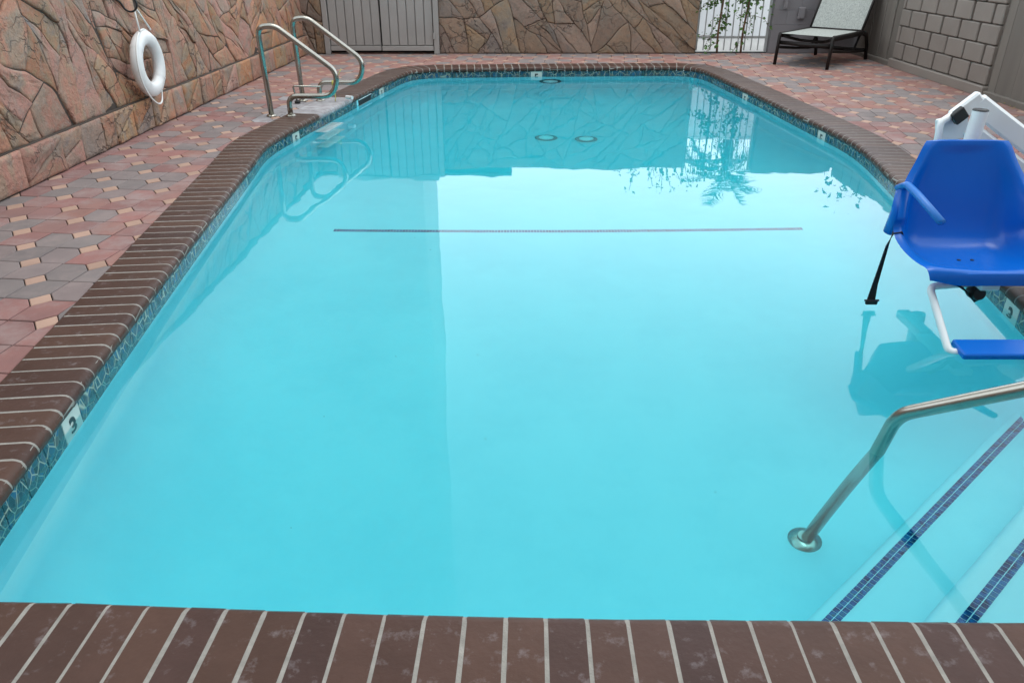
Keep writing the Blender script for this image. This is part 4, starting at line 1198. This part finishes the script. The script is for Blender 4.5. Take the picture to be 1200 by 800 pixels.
# ------------------------------------------------------------------ pool lift
LX, LY = 2.17, 3.42
lift = empty('pool_lift', (LX, LY, 0), label='white pool lift carrying a blue bucket seat over the right pool edge', cat='pool lift')
def lerp(a, b, t): return a + (b - a) * t
prof = [  # y, z, halfwidth, rim lift, rim normal angle (0 up .. 90 facing -Y)
    (-0.27, 0.165, 0.288, 0.00, 0), (-0.266, 0.192, 0.297, 0.00, 0), (-0.245, 0.208, 0.305, 0.006, 0), (-0.17, 0.192, 0.314, 0.022, 0), (-0.06, 0.166, 0.318, 0.055, 0), (0.05, 0.152, 0.320, 0.095, 5),
    (0.13, 0.160, 0.320, 0.135, 18), (0.185, 0.200, 0.318, 0.155, 40), (0.212, 0.28, 0.312, 0.14, 65), (0.228, 0.38, 0.302, 0.110, 82), (0.240, 0.47, 0.270, 0.060, 86), (0.252, 0.56, 0.220, 0.03, 88), (0.262, 0.630, 0.186, 0.014, 88), (0.266, 0.655, 0.168, 0.004, 88)]
def densify(rows, k=3):
    out = []
    n = len(rows)
    for i in range(n - 1):
        p0, p1, p2, p3 = rows[max(0, i - 1)], rows[i], rows[i + 1], rows[min(n - 1, i + 2)]
        for q in range(k):
            t = q / k; out.append(tuple(0.5 * ((2 * b_) + (-a + c_) * t + (2 * a - 5 * b_ + 4 * c_ - d_) * t * t + (-a + 3 * b_ - 3 * c_ + d_) * t ** 3) for a, b_, c_, d_ in zip(p0, p1, p2, p3)))
    out.append(rows[-1]); return out
rows = densify(prof, 3)
us_ = [-1, -.985, -.95, -.9, -.84, -.77, -.68, -.5, -.25, 0, .25, .5, .68, .77, .84, .9, .95, .985, 1]
def shell(off):
    V = []
    for r_, (y, z, hw, lf, an) in enumerate(rows):
        for u in us_:
            e = max(0, (abs(u) - .66) / .34); l = lf * (e * e * (3 - 2 * e)); nrm = Vector((0, -math.sin(R(an)), math.cos(R(an))))
            dish = -0.012 * (1 - (u / .66) ** 2) if abs(u) < .66 and 3 < r_ < 36 else 0
            x = u * hw * (1 - 0.10 * 0 ) ; p = Vector((x, y, z)) + nrm * (l + dish)
            if off:
                side_n = Vector((math.copysign(1, u) * min(1, e * 1.2), 0, 0)); p = p - (nrm * (1 - 0.85 * min(1, e * 1.1)) - side_n * 0.9 if e > 0 else nrm) * off
            V.append(p)
    return V
A = shell(0); Bv = shell(0.030); nr, nc = len(rows), len(us_); F = []
for i in range(nr - 1):
    for j in range(nc - 1):
        a = i * nc + j; F.append((a, a + 1, a + nc + 1, a + nc)); c_ = a + nr * nc; F.append((c_ + nc, c_ + nc + 1, c_ + 1, c_))
S_ = nr * nc
for i in range(nr - 1):
    for j in (0, nc - 1):
        a = i * nc + j; F.append((a, a + nc, a + nc + S_, a + S_) if j == 0 else (a + nc, a, a + S_, a + nc + S_))
for j in range(nc - 1):
    F.append((j + 1, j, j + S_, j + 1 + S_)); a = (nr - 1) * nc + j; F.append((a, a + 1, a + 1 + S_, a + S_))
seat = meshobj('seat_shell', A + Bv, F, M['blue'], lift, smooth=True)
bv = seat.modifiers.new('bevel', 'BEVEL'); bv.width = 0.008; bv.segments = 3; bv.limit_method = 'ANGLE'; bv.angle_limit = R(50)
for sx in (-0.032, 0.032):
    b = MB(); b.lathe([(0.009, 0), (0.009, 0.003), (0, 0.0035)], (sx - 0.0, 0.02, 0.143), 10); b.build('hole_disc', M['black'], lift)  # black discs: the dark inside of two seat holes, put into colour
for sg in (-1, 1):
    b = MB(); path = fillet([(sg * .300, 0.22, 0.44), (sg * .298, 0.15, 0.475), (sg * .285, 0.07, 0.455), (sg * .262, -0.15, 0.390)], 0.03, 4)
    b.tube(path, 0.02, 12, flat=(0.016, 0.021)); b.build('armrest', M['bluelight'], lift, smooth=True)
    b = MB(); b.tube([(sg * .312, 0.20, 0.22), (sg * .302, 0.19, 0.33), (sg * .296, 0.20, 0.455)], 0.02, 12, flat=(0.018, 0.034)); b.build('arm_bracket', M['blue'], lift, smooth=True)
# belt: left half hangs to the water, right half folds over the rim
def ribbon(pts, w, th, wd):
    b = MB(); P_ = [Vector(p) for p in pts]; V = []; F = []
    for i, p in enumerate(P_):
        ww = w[i] if isinstance(w, list) else w; d = Vector(wd[i] if isinstance(wd, list) else wd).normalized()
        t = (P_[min(len(P_) - 1, i + 1)] - P_[max(0, i - 1)]).normalized(); n_ = t.cross(d).normalized()
        V += [p - d * ww / 2 - n_ * th / 2, p + d * ww / 2 - n_ * th / 2, p + d * ww / 2 + n_ * th / 2, p - d * ww / 2 + n_ * th / 2]
    for i in range(len(P_) - 1):
        for j in range(4): F.append((i * 4 + j, i * 4 + (j + 1) % 4, i * 4 + 4 + (j + 1) % 4, i * 4 + 4 + j))
    F += [(3, 2, 1, 0), tuple(4 * (len(P_) - 1) + j for j in range(4))]
    b.add(V, F); return b
sp = [(-.275, 0.09, 0.20), (-.310, 0.085, 0.268), (-.345, 0.08, 0.262), (-.362, 0.075, 0.20), (-.372, 0.07, 0.10), (-.385, 0.06, 0.0), (-.392, 0.05, -0.075)]
ribbon(sp, [.04, .04, .032, .024, .022, .03, .04], 0.004, [(0, 1, 0), (0, 1, 0), (.3, 1, 0), (.8, .6, 0), (1, .2, 0), (1, .2, 0), (1, 0, 0)]).build('belt', M['strap'], lift)
b = MB(); b.box((-.390, 0.045, -0.088), (0.058, 0.016, 0.022), ch=0.003); b.box((-.390, 0.045, -0.078), (0.072, 0.008, 0.008), ch=0.001); b.build('buckle', M['black'], lift)
ribbon([(.27, 0.13, 0.22), (.305, 0.125, 0.295), (.345, 0.12, 0.285), (.375, 0.10, 0.22), (.39, 0.08, 0.05)], 0.045, 0.004, [(0, 1, 0)] * 5).build('belt', M['strap'], lift)
# footrest
b = MB(); fp = fillet([(0.25, -0.10, 0.100), (-.265, -.195, 0.100), (-.235, -.42, -0.115), (-.05, -.44, -0.12)], [0.035, 0.03], 7)
b.tube(fp, 0.0165, 12); b.tube(fillet([(0.25, -0.10, 0.100), (.34, -.195, 0.100), (.33, -.42, -0.115), (.20, -.44, -0.12)], [0.035, 0.03], 7), 0.0165, 12); b.build('footrest_frame', M['whitepaint'], lift, smooth=True)
b = MB(); b.box((0.045, -0.43, -0.100), (0.50, 0.12, 0.032), Matrix.Rotation(R(8), 3, 'X'), ch=0.006); b.build('footrest', M['blue'], lift)
b = MB(); b.lathe([(0.028, -0.035), (0.032, -0.02), (0.032, 0.02), (0.028, 0.035)], (-.03, -.17, 0.06), 16, Matrix.Rotation(R(80), 3, 'X')); autosmooth(b.build('knob', M['black'], lift), 40)
ribbon([(-.16, -.20, 0.12), (-.10, -.19, 0.085), (-.03, -.175, 0.02), (0.0, -.16, 0.03), (0.01, -.14, 0.12)], 0.022, 0.006, (0, 1, 0.2)).build('lower_strap', M['strap'], lift)
b = MB(); b.box((0.0, -0.02, 0.105), (0.09, 0.40, 0.034), ch=0.006); b.box((0, 0.30, 0.10), (0.07, 0.28, 0.05), ch=0.006); b.build('seat_frame', M['whitepaint'], lift)
# mast holding the seat, cap
b = MB(); b.tube([(0.04, 0.35, 0.06), (0.085, 0.37, 0.775)], 0.036, 20); autosmooth(b.build('seat_post', M['whitepaint'], lift), 40)
b = MB(); b.lathe([(0.037, 0), (0.034, 0.006), (0, 0.007)], (0.085, 0.37, 0.775), 20); b.build('post_cap', M['black'], lift)
# two parallel lift arms slope down and outwards to the base
def beam(p, q, h_, w_, name):
    p, q = Vector(p), Vector(q); d = (q - p); L_ = d.length; d.normalize(); s_ = d.cross(Vector((0, 0, 1))).normalized(); u_ = s_.cross(d)
    rot = Matrix((d, s_, u_)).transposed(); b = MB(); b.box((p + q) / 2, (L_, w_, h_), rot, ch=0.012); return b.build(name, M['whitepaint'], lift)
beam((0.125, 0.50, 0.79), (1.02, 0.28, 0.19), 0.10, 0.05, 'lift_arm')
beam((0.11, 0.50, 0.672), (1.0, 0.28, 0.075), 0.08, 0.05, 'lift_arm')
b = MB(); path = [(0.10, 0.505, 0.80), (0.03, 0.50, 0.72), (-.10, 0.47, 0.66), (-.15, 0.44, 0.64)]
b.box((0.085, 0.495, 0.765), (0.16, 0.045, 0.075), Matrix.Rotation(R(-42), 3, 'Y'), 0.010)
b.box((0.035, 0.49, 0.665), (0.16, 0.012, 0.13), Matrix.Rotation(R(-14), 3, 'Y'), 0.02); b.build('pivot_plate', M['whitepaint'], lift)
b = MB(); b.tube(fillet([(-.05, 0.40, 0.38), (-.045, 0.46, 0.70), (0.01, 0.47, 0.735)], 0.04), 0.017, 12); b.build('support_tube', M['whitepaint'], lift, smooth=True)
b = MB(); b.box((0.035, 0.455, 0.735), (0.066, 0.035, 0.062), Matrix.Rotation(R(-42), 3, 'Y'), 0.004); b.build('end_cap', M['black'], lift)
b = MB(); b.box((1.02, 0.26, 0.22), (0.14, 0.16, 0.44), ch=0.015); b.box((1.02, 0.26, 0.012), (0.45, 0.6, 0.022), ch=0.006); b.build('lift_base', M['whitepaint'], lift)
b = MB(); b.box((1.08, 0.22, 0.62), (0.16, 0.2, 0.26), ch=0.02); b.build('battery_box', M['black'], lift)
b = MB(); b.tube([(1.02, 0.26, 0.43), (1.02, 0.26, 0.58)], 0.03, 12); b.build('battery_stem', M['whitepaint'], lift)

# ------------------------------------------------------------------ sun lounger
lg = empty('sun_lounger', (3.90, 10.90, 0), math.atan2(0.742, 0.67), label='dark framed sun lounger with pale woven sling in the far corner', cat='sun lounger')
W2 = 0.365
def fbar(pts, r=(0.022, 0.014), name='rail', n=10): b = MB(); b.tube(pts, 0.02, n, flat=(r[0] * 1.3, r[1] * 1.25)); return b.build(name, M['bronze'], lg, smooth=True)
for sg in (1, -1):
    fbar([(0.03, sg * W2, 0.385), (0.0, sg * W2, 0.37), (-0.035, sg * W2, 0.0)], (0.024, 0.017), 'leg')
    fbar([(0.98, sg * W2, 0.385), (1.18, sg * W2, 0.34), (1.29, sg * W2, 0.20), (1.34, sg * W2, 0.0)], (0.026, 0.018), 'leg')
    fbar([(0.0, sg * W2, 0.375), (0.5, sg * W2, 0.372), (1.0, sg * W2, 0.375)], (0.028, 0.018), 'side_rail')
    fbar([(0.02, sg * (W2 - .02), 0.22), (0.5, sg * (W2 - .02), 0.17), (1.0, sg * (W2 - .02), 0.13), (1.30, sg * (W2 - .02), 0.12)], (0.014, 0.012), 'brace')
    fbar(fillet([(0.62, sg * (W2 - .06), 0.18), (0.98, sg * (W2 - .06), 0.15), (1.12, sg * (W2 - .06), 0.34)], .08), (0.012, 0.012), 'recline_bar')
fbar([(0.02, -W2, 0.28), (0.02, 0, 0.275), (0.02, W2, 0.28)], (0.020, 0.014), 'cross_bar')
fbar([(1.31, -W2, 0.12), (1.31, W2, 0.12)], (0.020, 0.014), 'cross_bar')
fbar([(0.98, -W2, 0.375), (0.98, W2, 0.375)], (0.018, 0.014), 'cross_bar')
fbar(fillet([(0.05, W2 * .9, 0.36), (0.25, W2 * .45, 0.30), (0.25, -W2 * .45, 0.30), (0.05, -W2 * .9, 0.36)], .15), (0.014, 0.012), 'cross_bar')
def sling(p0, p1, sag, name):
    V = []; F = []; n1, n2 = 12, 10; p0, p1 = Vector(p0), Vector(p1); nm = (p1 - p0).cross(Vector((0, 1, 0))).normalized()
    for k in (0, 1):
        for i in range(n1 + 1):
            for j in range(n2 + 1):
                u, v = i / n1, j / n2 * 2 - 1; p = p0.lerp(p1, u); q = p + Vector((0, v * (W2 - .014), 0)) + nm * (sag * math.sin(math.pi * u) * (1 - v * v) + 0.004 * k); V.append(q)
    m1 = (n1 + 1) * (n2 + 1)
    for k in (0, 1):
        for i in range(n1):
            for j in range(n2):
                a = k * m1 + i * (n2 + 1) + j; f = (a, a + 1, a + n2 + 2, a + n2 + 1); F.append(f if k else f[::-1])
    return meshobj(name, V, F, M['sling'], lg, smooth=True)
sling((0.0, 0, 0.392), (0.96, 0, 0.392), 0.02, 'seat_sling')
bt = (1.36, 0, 1.0)
sling((0.99, 0, 0.40), bt, 0.02, 'back_sling')
for sg in (1, -1): fbar([(0.985, sg * W2, 0.385), (bt[0] + .005, sg * W2, bt[2])], (0.018, 0.014), 'back_rail')
fbar([(0.99, -W2, 0.395), (0.99, W2, 0.395)], (0.016, 0.014), 'cross_bar'); fbar([(bt[0], -W2, bt[2]), (bt[0], W2, bt[2])], (0.016, 0.014), 'cross_bar')
